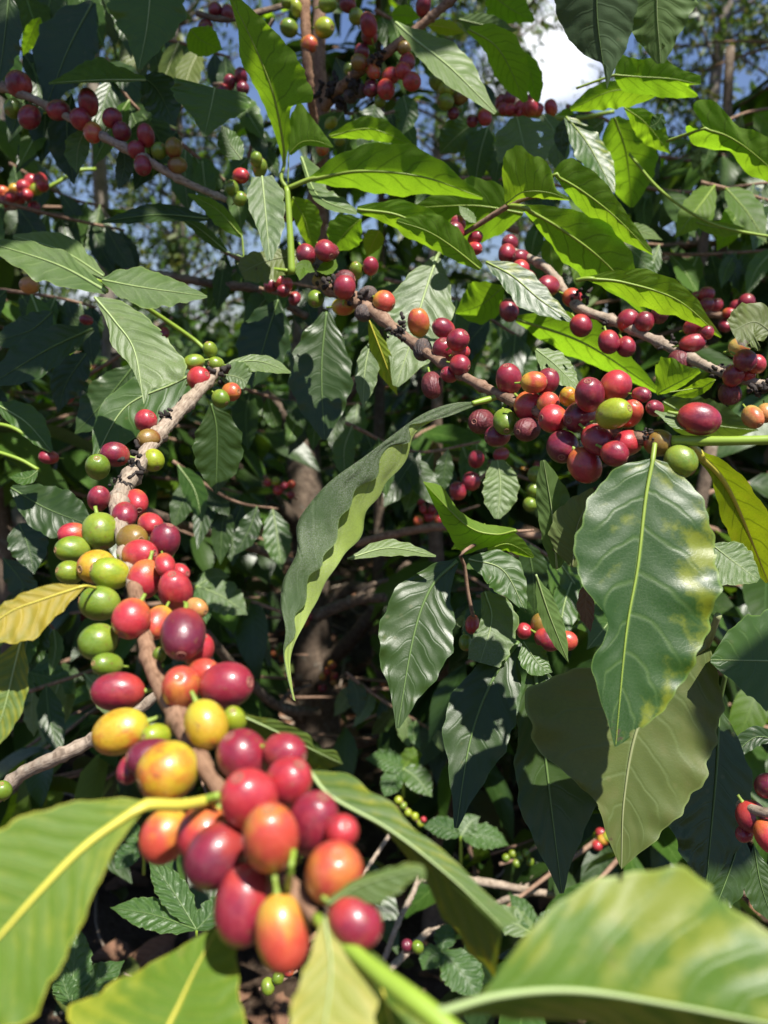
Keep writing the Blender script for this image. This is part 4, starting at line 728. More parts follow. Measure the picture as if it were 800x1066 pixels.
leaf(I2, [(622, -42), (622, 20), (632, 93)], ('e', [(630, -42), (664, -10), (660, 30), (650, 56), (640, 72), (632, 93)]), ('e', [(615, -42), (580, -12), (584, 20), (600, 48), (618, 62), (628, 66), (632, 93)]), .46, (-.05, -.38, .92), 'old', under=True, ruf=.04, NU=40)
leaf(I2, [(690, -58), (684, 0), (688, 66)], [20, 42, 42, 24, 4], [16, 30, 32, 24, 4], .47, (-.15, -.35, .92), 'mature', under=True, ruf=.05, NU=90, NV=41, holes=[(.86, .25, .025, .12)], label='leaf with a small brown hole near its tip')

# shoot at the lower centre with dark hanging leaves
K = branch('lower centre shoot with large dark drooping leaves and a few cherries', (484, 600, .46), 'leafy shoot', 'leafy coffee shoots', 'coffee_shoot')
ptube('stem', [(496, 655, .47), (488, 620, .465), (484, 590, .46), (482, 575, .455), (520, 556, .47), (555, 552, .5)], [2, 2, 1.8, 1.6], BARK['brown'], K, n=36, seg=8)
leaf(K, [(538, 552), (515, 556), (485, 546), (441, 502)], ('e', [(540, 553), (520, 566), (492, 577), (480, 577), (462, 548), (441, 502)]), ('e', [(537, 550), (520, 546), (500, 543), (478, 530), (460, 505), (441, 501)]), .45, (-.1, -.42, .9), 'young', under=True, nr=(-.1, .5, .85), ruf=.07, NU=40, NV=11)
leaf(K, [(508, 572), (530, 566), (556, 580)], [1, 6, 9, 6, 1], [2, 7, 8, 6, 1], .465, (0, -.6, .8), 'young', under=True)
leaf(K, [(488, 582), (524, 594), (548, 638)], [3, 12, 18, 15, 9, 1], [3, 16, 22, 20, 9, 1], .44, (.1, .35, .93), 'mature', NU=36)
leaf(K, [(505, 616), (512, 645), (500, 690)], [4, 22, 28, 26, 20], [4, 10, 12, 16, 14], .455, (.1, .4, .9), 'pale')
leaf(K, [(476, 584), (449, 612), (431, 662), (414, 758)], [3, 20, 36, 42, 34, 16, 2], [3, 20, 34, 36, 28, 12, 2], .445, (-.05, .36, .93), 'old', NU=46, NV=13, fold=.1, label='dark glossy leaf with a drip tip')
leaf(K, [(540, 668), (512, 710), (490, 770), (475, 862)], [4, 26, 36, 40, 30, 14, 2], [4, 18, 30, 32, 20, 10, 2], .45, (-.05, .42, .9), 'old', NU=46, NV=13, ruf=.05)
leaf(K, [(545, 668), (560, 690), (575, 700)], 14, 16, .44, (.1, .4, .9), 'mature')
leaf(K, [(556, 690), (568, 790), (585, 930)], [4, 34, 50, 56, 42, 18, 2], [4, 20, 28, 34, 30, 16, 2], .44, (.05, .25, .97), 'old', NU=44, NV=13, ruf=.05)
leaf(K, [(518, 479), (521, 505), (518, 540)], [6, 16, 19, 15, 3], [6, 15, 18, 15, 3], .55, (0, .3, .95), 'pale')
leaf(K, [(505, 545), (500, 558), (470, 572)], 10, 12, .49, (-.1, -.6, .8), 'young', under=True)
leaf(K, [(484, 592), (494, 588), (506, 588)], 4, 4, .46, (0, .4, .9), 'young', rib=False)
leaf(K, [(483, 640), (476, 652), (470, 658)], 4, 4, .46, (0, .4, .9), 'pale', rib=False)
cherries(K, [(496, 655, .47), (486, 600, .46)], [(485, 669, 7, 8, 'G'), (492, 650, 7.5, 10, 'R')], seed=62)
cherries(K, [(545, 665, .48), (600, 672, .48)], [(546, 657, 8, 8, 'R'), (563, 650, 10, 11.5, 'B'), (590, 667, 11, 9.5, 'O', 0, .2), (570, 666, 13, 10.5, 'D', -30, .5)], seed=63)

L = branch('short twig at the lower right edge with plump red cherries', (800, 850, .34))
ptube('stem', [(840, 842, .34), (800, 846, .345), (770, 838, .36)], [6, 5], BARK['pale'], L, n=20, rough=.1)
cherries(L, [(840, 842, .34), (770, 838, .36)], [(775, 868, 9, 8, 'D'), (799, 818, 12, 13, 'P'), (783, 850, 15.5, 15, 'D', -60, .3), (801, 871, 13, 17, 'R')], seed=64)
leaf(L, [(772, 866), (760, 905), (738, 962)], 22, 20, .40, (.15, .3, .93), 'old')
leaf(L, [(785, 880), (792, 920), (806, 962)], 14, 18, .40, (-.1, .3, .93), 'old')
leaf(L, [(810, 770), (785, 768), (760, 790)], 10, 12, .44, (0, .3, .9), 'old')

C2 = branch('twig at the far left with a bunch of tiny red and yellow cherries', (60, 195, .92))
ptube('stem', [(-10, 206, .92), (30, 204, .92), (60, 190, .92), (80, 178, .93), (100, 176, .94)], [2.5, 2], BARK['green'], C2, n=24, seg=7)
cherries(C2, [(-10, 206, .92), (60, 190, .92)], [(4, 200, 7, 6, 'O'), (18, 198, 7, 6, 'Y'), (25, 195, 7, 7, 'R'), (33, 189, 7, 7, 'R'), (42, 188, 7, 7, 'R'), (5, 209, 6, 6, 'R'), (21, 206, 7, 6, 'R'), (38, 197, 6, 6, 'L'), (45, 193, 6, 6, 'R'), (36, 216, 6, 6, 'D'), (28, 203, 6, 6, 'R'), (12, 205, 6, 6, 'R')], seed=65, detail=False)
for i, (lab, st, its, dd) in enumerate([
 ('dim twig behind the centre with a small group of red cherries', [(470, 520), (530, 470)], [(496, 478, 8, 9, 'D'), (522, 473, 9.5, 7, 'D'), (491, 501, 9, 9, 'D'), (477, 511, 8.5, 9.5, 'D'), (558, 494, 8, 8, 'G'), (556, 510, 7, 7, 'G'), (552, 525, 7, 7, 'G')], .66),
 ('far twig with tiny red berries in the shadows left of the centre', [(430, 510), (460, 545)], [(438, 520, 5, 5, 'D'), (436, 542, 5, 5, 'O'), (447, 538, 5, 5, 'R'), (458, 541, 5, 5, 'R'), (450, 531, 4, 5, 'D'), (441, 530, 4, 5, 'R')], 1.1),
 ('far twig with small pink and yellow cherries beside the dark trunk', [(275, 495), (310, 520)], [(279, 502, 4, 4, 'R'), (287, 501, 4.5, 4.5, 'L'), (290, 510, 5, 5, 'R'), (304, 504, 4, 4, 'O'), (303, 515, 4, 4, 'D'), (296, 506, 4, 4, 'D')], 1.1),
 ('shaded cherries gathered just left of the cherry tipped knot at the upper centre', [(270, 300), (310, 305)], [(282, 297, 7, 7, 'P'), (291, 293, 6, 6.5, 'R'), (299, 297, 6, 7, 'R'), (295, 303, 6, 6, 'D'), (307, 311, 6, 7, 'D')], .64),
 ('berries low near the soil behind the foreground cluster', [(270, 1030), (310, 1010)], [(279, 1027, 7, 8, 'G'), (290, 1018, 6, 7, 'G'), (301, 1012, 5, 4, 'R')], .55),
 ('tiny green fruit cluster in the weeds at the lower centre', [(415, 830), (440, 860)], [(415, 833, 4, 4, 'L'), (420, 839, 4, 4, 'G'), (425, 846, 4, 4, 'L'), (432, 850, 4, 4, 'L'), (438, 857, 4, 4, 'L'), (441, 853, 3, 3, 'R')], .95),
 ('dark green fruit cluster on the ground twigs at the lower centre right', [(520, 900), (560, 880)], [(527, 893, 4, 4, 'G'), (534, 889, 4, 4, 'G'), (541, 893, 4, 4, 'G'), (548, 888, 4, 4, 'G'), (552, 897, 4, 4, 'G'), (538, 899, 4, 4, 'G')], 1.0),
 ('dull red cherries hanging in the dark leaves at the left', [(60, 410), (180, 330)], [(70, 413, 8, 7, 'D'), (171, 347, 5, 8, 'D'), (90, 333, 8, 5, 'D')], .68),
 ('red cherry and green cherry on the lower twigs under the curled leaf', [(420, 990), (440, 985)], [(424, 984, 6, 6, 'P'), (435, 986, 6, 7, 'G')], .7)]):
    b = branch(lab, (st[0][0], st[0][1], dd), group='small fruiting twigs', name='coffee_twig', cat='coffee twig'); S3 = [(x, y, dd) for x, y in st]
    ptube('stem', [S3[0], ((st[0][0] + st[1][0]) / 2, (st[0][1] + st[1][1]) / 2 + 3, dd), S3[1]], [2.2, 1.6], BARK['brown'], b, n=12, seg=6); cherries(b, S3, its, seed=70 + i, detail=False)

# bare twigs
for lab, P_, r_, m_ in [
 ('peeling grey dead twig at the lower left, behind the cherries', [(-20, 846, .47), (20, 808, .47), (60, 788, .46), (100, 768, .46), (140, 742, .45), (165, 722, .45)], [7, 7, 8, 7, 6, 5], 'pale'),
 ('pale bare twig lying over the soil at the lower centre', [(440, 915, .95), (500, 918, .95), (545, 926, .96), (590, 934, .96)], [4, 4.5, 4, 3.5], 'pale'),
 ('forked pale twig just under the bare twig at the lower centre', [(510, 945, .97), (530, 935, .96), (560, 928, .965)], [3, 3.5, 3], 'pale'),
 ('mossy horizontal limb right of the trunk', [(340, 785, 1.62), (385, 770, 1.55), (420, 762, 1.5), (470, 760, 1.45), (520, 752, 1.4)], [6, 6.5, 6, 5, 4], 'dark'),
 ('thin dark branch crossing the middle left', [(150, 530, .8), (190, 546, .85), (240, 562, .92), (300, 584, 1.0), (340, 600, 1.1)], [4, 5, 5, 5.5, 5], 'dark'),
 ('brown branch crossing behind the long twisted leaf', [(370, 566, .95), (410, 556, .95), (465, 548, .95), (540, 556, .98), (600, 560, 1)], [4, 4.5, 4.5, 4, 4], 'brown'),
 ('dark horizontal branch behind the pale leaf at the upper left', [(130, 284, .8), (170, 287, .8), (230, 297, .8), (270, 302, .8), (320, 330, .8)], [4, 4.5, 4.5, 4], 'dark'),
 ('thin branch behind the big leaves at the upper centre', [(405, 215, .8), (440, 220, .8), (470, 222, .8), (540, 240, .8)], [4, 4, 4], 'brown'),
 ('thin twig sloping behind the pale hanging cherries in the middle', [(330, 640, 1.15), (370, 625, 1.1), (400, 622, 1.05)], [7, 6, 5], 'dark'),
 ('dead stalk rising from the soil under the curled leaf', [(400, 1000, .9), (415, 960, .9), (432, 925, .92), (436, 900, .95)], [3, 3, 2], 'pale'),
 ('short dead stalk leaning over the soil under the curled leaf', [(395, 1020, .88), (430, 985, .9), (448, 968, .92)], [4, 4, 3], 'pale'),
 ('thin twig right of the foreground cherries', [(375, 915, .8), (395, 885, .82), (415, 855, .84)], [2, 2.2, 2], 'pale'),
 ('thin dark twig slanting across the lower left shadows', [(215, 660, .9), (250, 700, 1.0), (290, 735, 1.1), (330, 742, 1.2)], [5, 5, 5, 5], 'dark')]:
    t = branch(lab, P_[0], 'twig', 'bare twigs', 'bare_twig'); ptube('stem', P_, r_, BARK[m_], t, n=44, seg=9, rough=.14, knots=.2)
    p0, p1 = P_[len(P_) // 2], P_[-1]; ptube('side_twig', [p0, (p0[0] + 12, p0[1] - 14, p0[2] + .01), (p0[0] + 34, p0[1] - 22, p0[2] + .03)], [r_[0] * .5, r_[0] * .3], BARK[m_], t, n=14, seg=6, rough=.1)

# weeds with toothed leaves low down
def weed(lab, x, y, d, leaves):
    b = branch(lab, (x, y, d), 'weed', 'weeds on the soil', 'weed_plant')
    ptube('stem', [(x, y + 30, d + .02), (x, y, d)], [2, 1.5], BARK['green'], b, seg=6, n=6)
    for (x1, y1, w_, n_, m_) in leaves: leaf(b, [(x, y), ((x + x1) / 2, (y + y1) / 2 - 4), (x1, y1)], w_, w_, d, n_, m_, serr=.07, ruf=.10, NU=45, nw=6)
weed('toothed glossy weed just right of the large blurred leaf at the lower left', 205, 968, .5, [(115, 945, 18, (0, .8, .6), 'weed'), (155, 895, 17, (.1, .6, .8), 'weed'), (250, 930, 14, (0, .7, .7), 'weed')])
weed('dark weed below the toothed glossy weed at the lower left', 75, 1050, .5, [(80, 960, 20, (.1, .6, .8), 'weed'), (130, 1000, 18, (0, .7, .7), 'weed'), (60, 1010, 14, (0, .5, .8), 'weed')])
weed('silvery weed behind the red cherries at the left', 205, 610, .85, [(258, 640, 18, (0, .6, .8), 'pale'), (240, 600, 10, (0, .7, .7), 'pale'), (215, 650, 11, (.1, .6, .8), 'weed')])
weed('grey green weed in the shadow at the far left', 30, 700, .85, [(80, 722, 16, (0, .6, .8), 'weed'), (60, 690, 12, (0, .6, .8), 'weed'), (20, 740, 14, (0, .6, .8), 'weed')])
weed('pale weed beside the bare twig at the lower centre', 560, 975, .85, [(500, 950, 15, (0, .8, .6), 'pale'), (530, 930, 10, (0, .8, .6), 'weed'), (590, 950, 14, (0, .7, .7), 'weed')])
weed('weed with broad leaves between trunk and dark drooping leaf', 420, 800, 1.0, [(380, 790, 12, (0, .8, .6), 'weed'), (450, 830, 14, (0, .7, .7), 'mature'), (400, 830, 12, (0, .7, .7), 'weed'), (440, 785, 10, (0, .8, .6), 'young')])
weed('dim broad weed under the dark drooping leaf', 480, 870, .95, [(440, 860, 12, (0, .8, .6), 'weed'), (530, 880, 14, (0, .7, .7), 'weed'), (500, 850, 12, (0, .6, .8), 'mature')])
weed('dark weed on the soil near the foreground green stem', 460, 990, .8, [(500, 1040, 22, (0, .7, .7), 'weed'), (440, 1010, 14, (0, .7, .7), 'weed'), (470, 960, 12, (0, .7, .7), 'weed')])
weed('weed with shiny leaves just above the soil at the lower left middle', 150, 880, .75, [(110, 850, 12, (0, .8, .6), 'weed'), (180, 905, 13, (0, .7, .7), 'weed'), (120, 905, 12, (0, .7, .7), 'weed')])

# shaded leafy twigs that fill the middle distance
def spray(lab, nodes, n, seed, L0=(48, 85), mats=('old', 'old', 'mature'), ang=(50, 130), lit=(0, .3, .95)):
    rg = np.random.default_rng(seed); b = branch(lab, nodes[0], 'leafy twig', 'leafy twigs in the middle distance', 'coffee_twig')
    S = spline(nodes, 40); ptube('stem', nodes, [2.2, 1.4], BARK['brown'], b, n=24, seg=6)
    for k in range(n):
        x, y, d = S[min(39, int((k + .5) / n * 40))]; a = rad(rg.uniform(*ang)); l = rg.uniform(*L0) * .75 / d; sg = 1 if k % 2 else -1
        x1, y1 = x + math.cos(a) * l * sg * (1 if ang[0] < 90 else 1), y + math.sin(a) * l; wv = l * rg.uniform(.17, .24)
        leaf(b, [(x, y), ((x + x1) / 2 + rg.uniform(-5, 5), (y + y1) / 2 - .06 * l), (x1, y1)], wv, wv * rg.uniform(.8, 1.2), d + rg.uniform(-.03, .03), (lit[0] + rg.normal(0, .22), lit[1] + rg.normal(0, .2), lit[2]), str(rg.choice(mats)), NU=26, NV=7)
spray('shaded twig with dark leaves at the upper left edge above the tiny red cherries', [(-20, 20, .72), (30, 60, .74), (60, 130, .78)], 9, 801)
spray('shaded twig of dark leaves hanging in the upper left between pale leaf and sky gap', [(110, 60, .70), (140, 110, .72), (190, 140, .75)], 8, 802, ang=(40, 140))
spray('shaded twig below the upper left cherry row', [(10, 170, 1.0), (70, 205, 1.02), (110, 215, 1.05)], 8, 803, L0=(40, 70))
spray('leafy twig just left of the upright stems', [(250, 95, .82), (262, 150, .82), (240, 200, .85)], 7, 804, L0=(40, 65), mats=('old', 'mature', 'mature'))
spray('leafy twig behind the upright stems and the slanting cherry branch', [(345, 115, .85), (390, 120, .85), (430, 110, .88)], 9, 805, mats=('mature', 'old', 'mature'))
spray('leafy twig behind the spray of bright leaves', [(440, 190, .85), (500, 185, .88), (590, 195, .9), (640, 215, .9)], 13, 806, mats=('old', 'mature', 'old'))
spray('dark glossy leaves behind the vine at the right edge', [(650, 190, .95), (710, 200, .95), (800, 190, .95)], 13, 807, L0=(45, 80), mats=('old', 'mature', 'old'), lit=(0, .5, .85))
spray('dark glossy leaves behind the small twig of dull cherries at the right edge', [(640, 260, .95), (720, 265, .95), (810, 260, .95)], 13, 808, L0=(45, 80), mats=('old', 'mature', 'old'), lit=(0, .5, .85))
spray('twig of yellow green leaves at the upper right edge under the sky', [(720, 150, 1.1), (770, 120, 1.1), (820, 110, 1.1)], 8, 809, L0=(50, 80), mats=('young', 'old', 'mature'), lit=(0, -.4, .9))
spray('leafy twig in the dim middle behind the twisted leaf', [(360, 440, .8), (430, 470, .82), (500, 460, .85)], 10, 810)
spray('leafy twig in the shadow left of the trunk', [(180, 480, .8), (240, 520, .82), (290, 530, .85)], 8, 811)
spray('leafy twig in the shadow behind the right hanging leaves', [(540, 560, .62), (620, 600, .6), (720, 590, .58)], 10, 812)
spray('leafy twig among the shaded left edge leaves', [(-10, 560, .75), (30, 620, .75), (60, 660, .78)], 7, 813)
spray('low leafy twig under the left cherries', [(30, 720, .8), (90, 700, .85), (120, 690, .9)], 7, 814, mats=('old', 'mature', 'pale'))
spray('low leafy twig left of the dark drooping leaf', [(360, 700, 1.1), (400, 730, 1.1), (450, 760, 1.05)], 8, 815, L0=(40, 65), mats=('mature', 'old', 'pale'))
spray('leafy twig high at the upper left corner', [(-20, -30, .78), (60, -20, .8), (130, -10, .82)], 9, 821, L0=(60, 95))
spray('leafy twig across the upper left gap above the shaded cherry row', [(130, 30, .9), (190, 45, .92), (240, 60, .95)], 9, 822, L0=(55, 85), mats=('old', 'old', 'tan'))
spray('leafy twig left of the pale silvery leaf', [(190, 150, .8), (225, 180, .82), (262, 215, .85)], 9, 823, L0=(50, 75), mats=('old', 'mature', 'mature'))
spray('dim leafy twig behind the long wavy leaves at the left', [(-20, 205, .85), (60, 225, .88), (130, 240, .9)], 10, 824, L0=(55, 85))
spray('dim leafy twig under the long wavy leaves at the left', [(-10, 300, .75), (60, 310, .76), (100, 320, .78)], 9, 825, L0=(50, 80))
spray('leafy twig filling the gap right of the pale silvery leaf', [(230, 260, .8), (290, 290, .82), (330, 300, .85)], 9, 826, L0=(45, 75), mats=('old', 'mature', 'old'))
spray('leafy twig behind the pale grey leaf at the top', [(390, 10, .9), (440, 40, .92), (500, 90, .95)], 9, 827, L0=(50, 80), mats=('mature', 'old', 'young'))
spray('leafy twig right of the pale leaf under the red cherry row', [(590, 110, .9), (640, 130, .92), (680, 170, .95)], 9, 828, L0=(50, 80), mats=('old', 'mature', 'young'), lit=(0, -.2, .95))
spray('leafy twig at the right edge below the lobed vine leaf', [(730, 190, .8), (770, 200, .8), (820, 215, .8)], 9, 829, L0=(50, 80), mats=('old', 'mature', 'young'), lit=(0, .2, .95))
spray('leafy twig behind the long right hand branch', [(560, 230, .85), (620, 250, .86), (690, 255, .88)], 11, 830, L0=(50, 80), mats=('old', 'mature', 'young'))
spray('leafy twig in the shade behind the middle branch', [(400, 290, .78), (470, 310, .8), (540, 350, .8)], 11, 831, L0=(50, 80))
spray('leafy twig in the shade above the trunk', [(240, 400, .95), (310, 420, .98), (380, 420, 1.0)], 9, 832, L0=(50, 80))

# ------------------------------------------------------------------ the old trunk, bushes behind, shade above
tx, ty = pt(333, 790, 1.88)[:2]; tb = np.array([tx, ty, float(ground_z(tx, ty))])
T = thing('coffee_tree', 'old gnarled coffee trunk standing in the dark behind the centre', 'tree', tb, 'coffee bushes')
tp = [tb - [0, 0, .08]] + [pt(*p) for p in [(331, 760, 1.87), (327, 700, 1.85), (325, 640, 1.83), (322, 560, 1.82), (316, 470, 1.82), (318, 380, 1.85), (326, 280, 1.9), (332, 200, 1.95), (336, 80, 2.0)]]
tube('trunk', tp, np.array([56, 46, 38, 35, 34, 32, 30, 27, 23, 18]) / 2 * 1.85 / FPX, BARK['dark'], T, n=90, seg=20, rough=.09, knots=.06)
for P_, r_ in [([(335, 700, 1.85), (350, 682, 1.8), (378, 652, 1.7), (405, 615, 1.6), (425, 590, 1.5)], [9, 8, 7, 6]), ([(322, 750, 1.86), (290, 732, 1.75), (262, 712, 1.65), (225, 700, 1.5)], [8, 7, 6, 5]),
               ([(322, 480, 1.82), (300, 440, 1.75), (275, 410, 1.7)], [9, 8, 7]), ([(318, 470, 1.82), (345, 430, 1.75), (380, 390, 1.7)], [9, 8, 7]), ([(320, 560, 1.82), (285, 520, 1.7), (240, 480, 1.55), (200, 450, 1.4)], [8, 7, 6, 5]), ([(330, 640, 1.83), (365, 612, 1.75), (392, 618, 1.7)], [8, 7, 6])]:
    ptube('limb', P_, r_, BARK['dark'], T, n=36, seg=10, rough=.12, knots=.15)

def open_sky(P):      # keep the gaps through which the photo sees the sky; the leaves there were pruned
    x, y, d = px_of(P); r = np.ones(len(x), bool)
    for (cx, cy, rx, ry) in [(212, 62, 22, 42), (178, 255, 38, 34), (445, 138, 34, 28), (570, 40, 36, 50), (730, 45, 80, 60), (690, 125, 14, 32), (205, 165, 22, 22), (35, 25, 12, 28), (60, 300, 26, 16)]:
        r &= ((x - cx) / rx) ** 2 + ((y - cy) / ry) ** 2 > 1
    r &= ((x - 333) / 42) ** 2 + ((y - 660) / 125) ** 2 > 1
    return r & ~((d < .72) & (x > -60) & (x < 860) & (y > -80) & (y < 1140))
K_ = open_sky
bushes = [('tall coffee bush at the far right behind the dark leaves', .62, 1.55, 1.5, .55, 44, 114), ('dark coffee bush filling the shade behind the right hand branches', .52, 1.35, 1.22, .55, 46, 101), ('coffee bush at the far right edge with shiny leaves', .98, 1.75, 1.35, .6, 44, 102),
 ('coffee bush behind the lower right leaves', .42, 1.02, .82, .42, 30, 103), ('shaded coffee bush behind the middle left branch', -.48, 1.45, 1.0, .5, 40, 104), ('coffee bush at the far left edge', -.95, 1.9, 1.15, .6, 40, 105),
 ('low coffee bush behind the foreground cherries', -.30, 1.15, .66, .40, 26, 106), ('coffee bush deep behind the trunk', .1, 2.5, 1.12, .65, 44, 107), ('coffee bush deep in the shade left of the trunk', -.75, 2.7, 1.1, .65, 40, 108),
 ('coffee bush deep in the shade right of the trunk', .9, 2.9, 1.3, .7, 44, 109), ('coffee sapling close behind the central dark leaf', .08, 1.2, .92, .34, 26, 110), ('distant coffee bush in the second row, right', 1.6, 3.8, 1.3, .8, 40, 111), ('distant coffee bush in the second row, left', -1.7, 3.9, 1.2, .8, 40, 112), ('distant coffee bush in the second row, middle', .2, 4.2, 1.25, .8, 40, 113)]
for lab, x, y, h, sp, nl_, sd in bushes: coffee_bush(lab, x, y, h, sp, nl_, sd, keep=K_, fruit=.22, shoots=2 if sp > .5 else 1)
# tall arching bush whose upper leaves hang into the top of the view
coffee_bush('tall coffee bush behind the upper centre whose leaves darken the gaps there', -.02, 2.35, 2.1, .55, 46, 121, keep=K_, z0=1.0, pm=(.5, .35, .15), trunk_r=.02)
coffee_bush('tall coffee bush behind the upper left branch', -.62, 1.25, 1.75, .42, 34, 122, keep=K_, z0=.9, pm=(.75, .2, .05))
coffee_bush('tall coffee bush at the top right behind the vine', .92, 2.0, 1.75, .6, 40, 123, keep=K_, z0=1.0, pm=(.45, .3, .25))

# taller trees
def tall_tree(lab, x, y, h, r, seed, nclump, leafL, mats=('mature', 'tan', 'old'), crown0=.35, spread=2.0, per=110, lean=0.0, thin=1.0, group='tall trees behind the coffee'):
    rng = np.random.default_rng(seed); base = np.array([x, y, float(ground_z(x, y))]); t = thing('shade_tree', lab, 'tree', base, group)
    P = np.stack([base - [0, 0, .3], base + [lean * .3, 0, h * .33], base + [lean * .6 + rng.normal(0, .1), 0, h * .66], base + [lean, 0, h]]); S = spline(P, 40)
    v, f = tube_data(S, np.linspace(r, r * .2, 40), 12, .05, .02, rng=rng); mesh_obj('trunk', v, f, BARK['far'], t, origin=base)
    vv, ff = [], []; Cs = []
    for k in range(nclump):
        i = int(rng.uniform(crown0, .99) * 39); a = rng.uniform(0, 6.28); ln = spread * rng.uniform(.25, 1) * (1.15 - .6 * i / 39)
        E = S[i] + np.array([math.cos(a) * ln, math.sin(a) * ln, rng.uniform(.0, .55) * ln]); M_ = (S[i] + E) / 2 + np.array([0, 0, .08 * ln])
        v, f = tube_data(spline(np.stack([S[i], M_, E]), 8), np.linspace(r * .22, r * .05, 8) , 5, off=sum(map(len, vv)), rng=rng); vv.append(v); ff += f
        q = rng.random(per)[:, None]; Cs.append(S[i] + (E - S[i]) * (.35 + .75 * q) + rng.normal(0, .17 * ln, (per, 3)))
    mesh_obj('limb', np.vstack(vv), ff, BARK['far'], t, origin=base)
    C = np.vstack(Cs); n = len(C); D = unit(rng.normal(0, 1, (n, 3)) + [0, 0, -.5]); N = unit(rng.normal(0, .5, (n, 3)) + [0, 0, 1]); L_ = leafL * .8 * rng.uniform(.6, 1.3, n)
    V, F_, uv, pp = leaf_cloud(C, D, N, L_, L_ * .16 * thin, rng, 5, 3, .3)
    mesh_obj('crown', V, F_, [LM[m] for m in mats], t, origin=base, uv=uv, midx=np.repeat(rng.choice(len(mats), n), pp)); return t
tall_tree('tall thin tree with feathery crown against the blue sky at the upper right', 3.6, 9.5, 9.5, .10, 201, 60, .16, spread=1.7, crown0=.12)
tall_tree('slender tree right beside the edge of the picture, feathery against the sky', 5.4, 11.5, 11, .13, 202, 64, .17, spread=1.9, crown0=.12)
tall_tree('grey stemmed tree behind the white cloud gap', 2.3, 14.5, 9.0, .11, 203, 40, .18, spread=1.9, crown0=.25)
tall_tree('tall tree seen through the left gap in the leaves', -2.7, 11.0, 10, .13, 204, 120, .17, spread=2.1, crown0=.12)
tall_tree('tree beyond the upper left branch', -4.2, 9.5, 9.5, .12, 205, 110, .16, spread=2.0, crown0=.12)
tall_tree('tree far behind the upper centre', .8, 13.0, 10, .12, 206, 56, .18, spread=2.0, crown0=.15)
tall_tree('stout pale trunk at the left edge behind the tiny cherries', -1.62, 3.35, 5.5, .13, 207, 26, .16, spread=1.3, crown0=.55)
tall_tree('slim dark trunk standing in the left gap', -1.55, 4.6, 6.5, .055, 208, 26, .15, spread=1.4, crown0=.5)

rng = np.random.default_rng(601); n = 26000; yy = rng.uniform(4.8, 16, n); C = np.stack([rng.uniform(-.62, .62, n) * yy, yy, np.zeros(n)], 1)
C[:, 2] = ground_z(C[:, 0], C[:, 1]) + rng.random(n) * (1.0 + .045 * yy + .3 * np.sin(1.9 * C[:, 0]) * np.sin(.9 * yy + 1)); D = unit(rng.normal(0, 1, (n, 3)) + [0, 0, -.3]); N = unit(rng.normal(0, .5, (n, 3)) + [0, 0, 1]); L_ = .17 * rng.uniform(.6, 1.3, n)
V, F2, uv, pp = leaf_cloud(C, D, N, L_, L_ * .24, rng, 5, 3); o = mesh_obj('undergrowth', V, F2, [LM['old'], LM['mature']], None, origin=(0, 6, 0), uv=uv, midx=np.repeat(rng.choice(2, n, p=(.7, .3)), pp)); o['kind'] = 'stuff'

# unseen leaves added above the view to cast shade on chosen parts
AVOID = [(600, 440, .35, .085), (520, 420, .40, .07), (700, 450, .33, .07), (672, 560, .33, .075), (640, 640, .33, .05), (650, 830, .37, .045), (440, 650, .445, .06), (130, 350, .44, .06), (170, 298, .49, .05), (60, 272, .49, .05), (170, 450, .43, .05), (120, 580, .31, .06)]
def overhead(lab, targets, tmin, tmax, per, seed, leafL=.13, clear=None):
    """added unseen leaves, set along the sun rays to shade the given targets"""
    rng = np.random.default_rng(seed); C = []
    for (x, y, d, sx, sy) in targets:
        for _ in range(per): C.append(pt(x + rng.uniform(-sx, sx), y + rng.uniform(-sy, sy), d) + SUN * rng.uniform(tmin, tmax))
    C = np.array(C); px, py, d = px_of(C + 0); C = C[~((d > .02) & (py > -150))]; 
    for a in AVOID:      # what the photo shows in full sun stays clear
        v = C - pt(*a[:3]); off = v - (v @ SUN)[:, None] * SUN; C = C[np.linalg.norm(off, axis=1) > a[3]]
    if clear is not None:
        for q, r in clear:
            v = C - q; off = v - (v @ SUN)[:, None] * SUN; C = C[np.linalg.norm(off, axis=1) > r]
    top = C.mean(0); t = thing('added_shade_branch', lab, 'branch', top, 'added shade branches')
    n = len(C); D = unit(rng.normal(0, .6, (n, 3)) + [.3, .3, -.3]); N = unit(rng.normal(0, .25, (n, 3)) + SUN); L_ = leafL * rng.uniform(.7, 1.2, n); C = C - D * (L_ * .5)[:, None]
    V, F2, uv, pp = leaf_cloud(C, D, N, L_, L_ * .22, rng, 7, 5); o = mesh_obj('foliage', V, F2, [LM['mature'], LM['old']], t, origin=top, uv=uv, midx=np.repeat(rng.choice(2, n), pp)); o['kind'] = 'stuff'
    S = spline(np.stack([C[np.argmin(C[:, 0])], top, C[np.argmax(C[:, 0])]]), 20); v, f = tube_data(S, np.linspace(.006, .003, 20), 7); mesh_obj('stem', v, f, BARK['brown'], t, origin=top)
overhead('leafy branch overhead shading the upper left leaves', [(70, 50, .6, 100, 80), (120, 120, .58, 90, 45), (30, 385, .62, 45, 40), (60, 540, .58, 60, 50)], .75, 1.05, 10, 301)
overhead('leafy branch overhead shading the lower right leaves', [(505, 790, .45, 25, 40), (595, 860, .44, 20, 30), (745, 850, .41, 25, 40), (585, 740, .375, 15, 15), (700, 715, .33, 10, 10)], .5, .8, 3, 302, .10)
bpy.context.view_layer.update()
sunlit = []
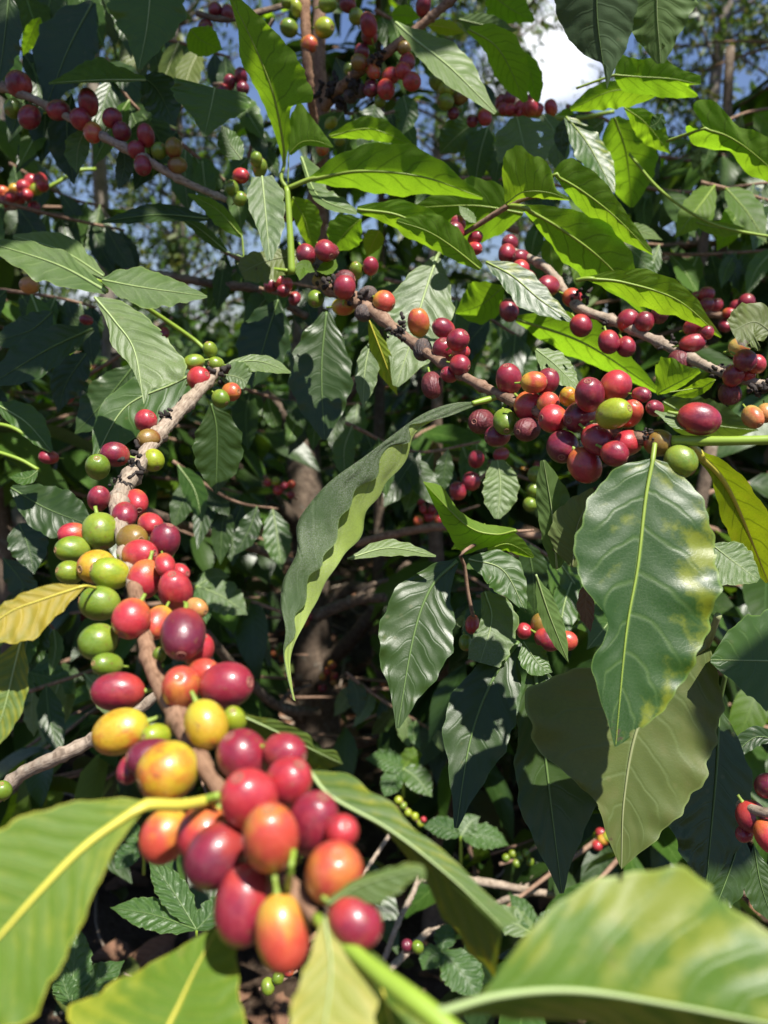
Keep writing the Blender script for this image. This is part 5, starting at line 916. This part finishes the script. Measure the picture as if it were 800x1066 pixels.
for o in bpy.data.objects:      # leaves and fruit that the photo shows in the sun
    if o.type == 'MESH' and o.name.split('.')[0] in ('leaf', 'cherry') and o.parent is not None:
        q = np.array(o.matrix_world @ (sum((Vector(c) for c in o.bound_box), Vector()) / 8)); dq = (q - CAM) @ F_
        if dq < .62 and q[2] > .3: sunlit.append((q, .055 if o.name.startswith('leaf') else .03))
overhead('leafy branches overhead shading the middle distance', [(120, 420, .85, 130, 130), (330, 420, .85, 120, 130), (520, 350, .85, 130, 120), (700, 260, .95, 130, 80), (250, 620, .9, 150, 130), (520, 620, .9, 150, 130), (100, 250, .85, 120, 60), (430, 180, .9, 120, 60)], .95, 1.6, 16, 303, .12, clear=sunlit)
rng = np.random.default_rng(401); Cc = []
t = thing('shade_tree', 'unseen spreading tree with its crown shaped to shade the coffee rows', 'tree', (3.4, 4.6, 0), 'tall trees behind the coffee')  # stands out of view; its crown is there to keep the background dark
tube('trunk', [(3.4, 4.6, -.2), (3.3, 4.5, 1.2), (2.9, 4.2, 2.4), (1.5, 3.8, 3.2)], [.11, .09, .08, .04], BARK['far'], t, n=40, seg=12, rough=.05)
n = 24000; C = np.stack([rng.uniform(-3.2, 3.4, n), rng.uniform(.35, 6.0, n), rng.uniform(2.3, 3.9, n)], 1)
px, py, d = px_of(C); C = C[(py < -110) | (d < .05)]
for k in range(9):
    a = k * .7; ptip = np.array([1.3 + 2.0 * math.cos(a) - .8, 3.2 + 1.9 * math.sin(a), 3.3 + .3 * math.sin(3 * a)]); tube('limb', [(1.5, 3.8, 3.0), (np.array([1.5, 3.8, 3.1]) + ptip) / 2 + [0, 0, .15], ptip], [.04, .025, .008], BARK['far'], t, n=18, seg=7)
clump = np.sin(C[:, 0] * 3.1 + 1) * np.sin(C[:, 1] * 2.7) + .6 * np.sin(C[:, 2] * 5) + rng.normal(0, .5, len(C)); tt = (1.85 - C[:, 1]) / -SUN[1]; sx, sz = C[:, 0] - tt * SUN[0], C[:, 2] - tt * SUN[2]
C = C[(clump > -.6) & ~((np.abs(sx + .17) < .17) & (sz > .05) & (sz < 1.0) & (rng.random(len(C)) < .6))]; n = len(C)  # crown thinned so some sun reaches the old trunk
D = unit(rng.normal(0, 1, (n, 3)) + [0, 0, -.3]); N = unit(rng.normal(0, .45, (n, 3)) + [0, 0, 1]); L_ = .15 * rng.uniform(.6, 1.2, n)
V, F2, uv, pp = leaf_cloud(C, D, N, L_, L_ * .24, rng, 5, 3); mesh_obj('crown', V, F2, [LM['mature'], LM['young']], t, origin=(3.4, 4.6, 0), uv=uv, midx=np.repeat(rng.choice(2, n), pp))

# fallen leaves and twigs on the soil
rng = np.random.default_rng(501); n = 4200; C = np.stack([rng.uniform(-2.2, 2.2, n), rng.uniform(.3, 4.5, n), np.zeros(n)], 1); C[:, 2] = ground_z(C[:, 0], C[:, 1]) + rng.uniform(.004, .03, n)
D = unit(np.stack([rng.normal(0, 1, n), rng.normal(0, 1, n), rng.normal(.05, .2, n)], 1)); N = unit(rng.normal(0, .35, (n, 3)) + [0, 0, 1]); L_ = .085 * rng.uniform(.4, 1.3, n)
V, F2, uv, pp = leaf_cloud(C, D, N, L_, L_ * .22, rng, 6, 5, .5, .35, .3); lit = mesh_obj('leaf_litter', V, F2, [LM['dead'], LM['tan'], LM['old']], None, origin=(0, 2, 0), uv=uv, midx=np.repeat(rng.choice(3, n, p=(.75, .17, .08)), pp)); lit['kind'] = 'stuff'
vv, ff = [], []
for k in range(420):
    p = np.array([rng.uniform(-1.8, 1.8), rng.uniform(.4, 3.6), 0]); p[2] = ground_z(p[0], p[1]) + .012; a = rng.uniform(0, 6.28); l = rng.uniform(.04, .28); e = p + np.array([math.cos(a) * l, math.sin(a) * l, rng.uniform(-.005, .05)])
    v, f = tube_data(spline(np.stack([p, (p + e) / 2 + rng.normal(0, .012, 3), e]), 6), np.linspace(.0035, .0018, 6) * rng.uniform(.5, 1.5), 5, off=sum(map(len, vv)), rng=rng); vv.append(v); ff += f
o = mesh_obj('twig_litter', np.vstack(vv), ff, BARK['pale'], None, origin=(0, 2, 0)); o['kind'] = 'stuff'
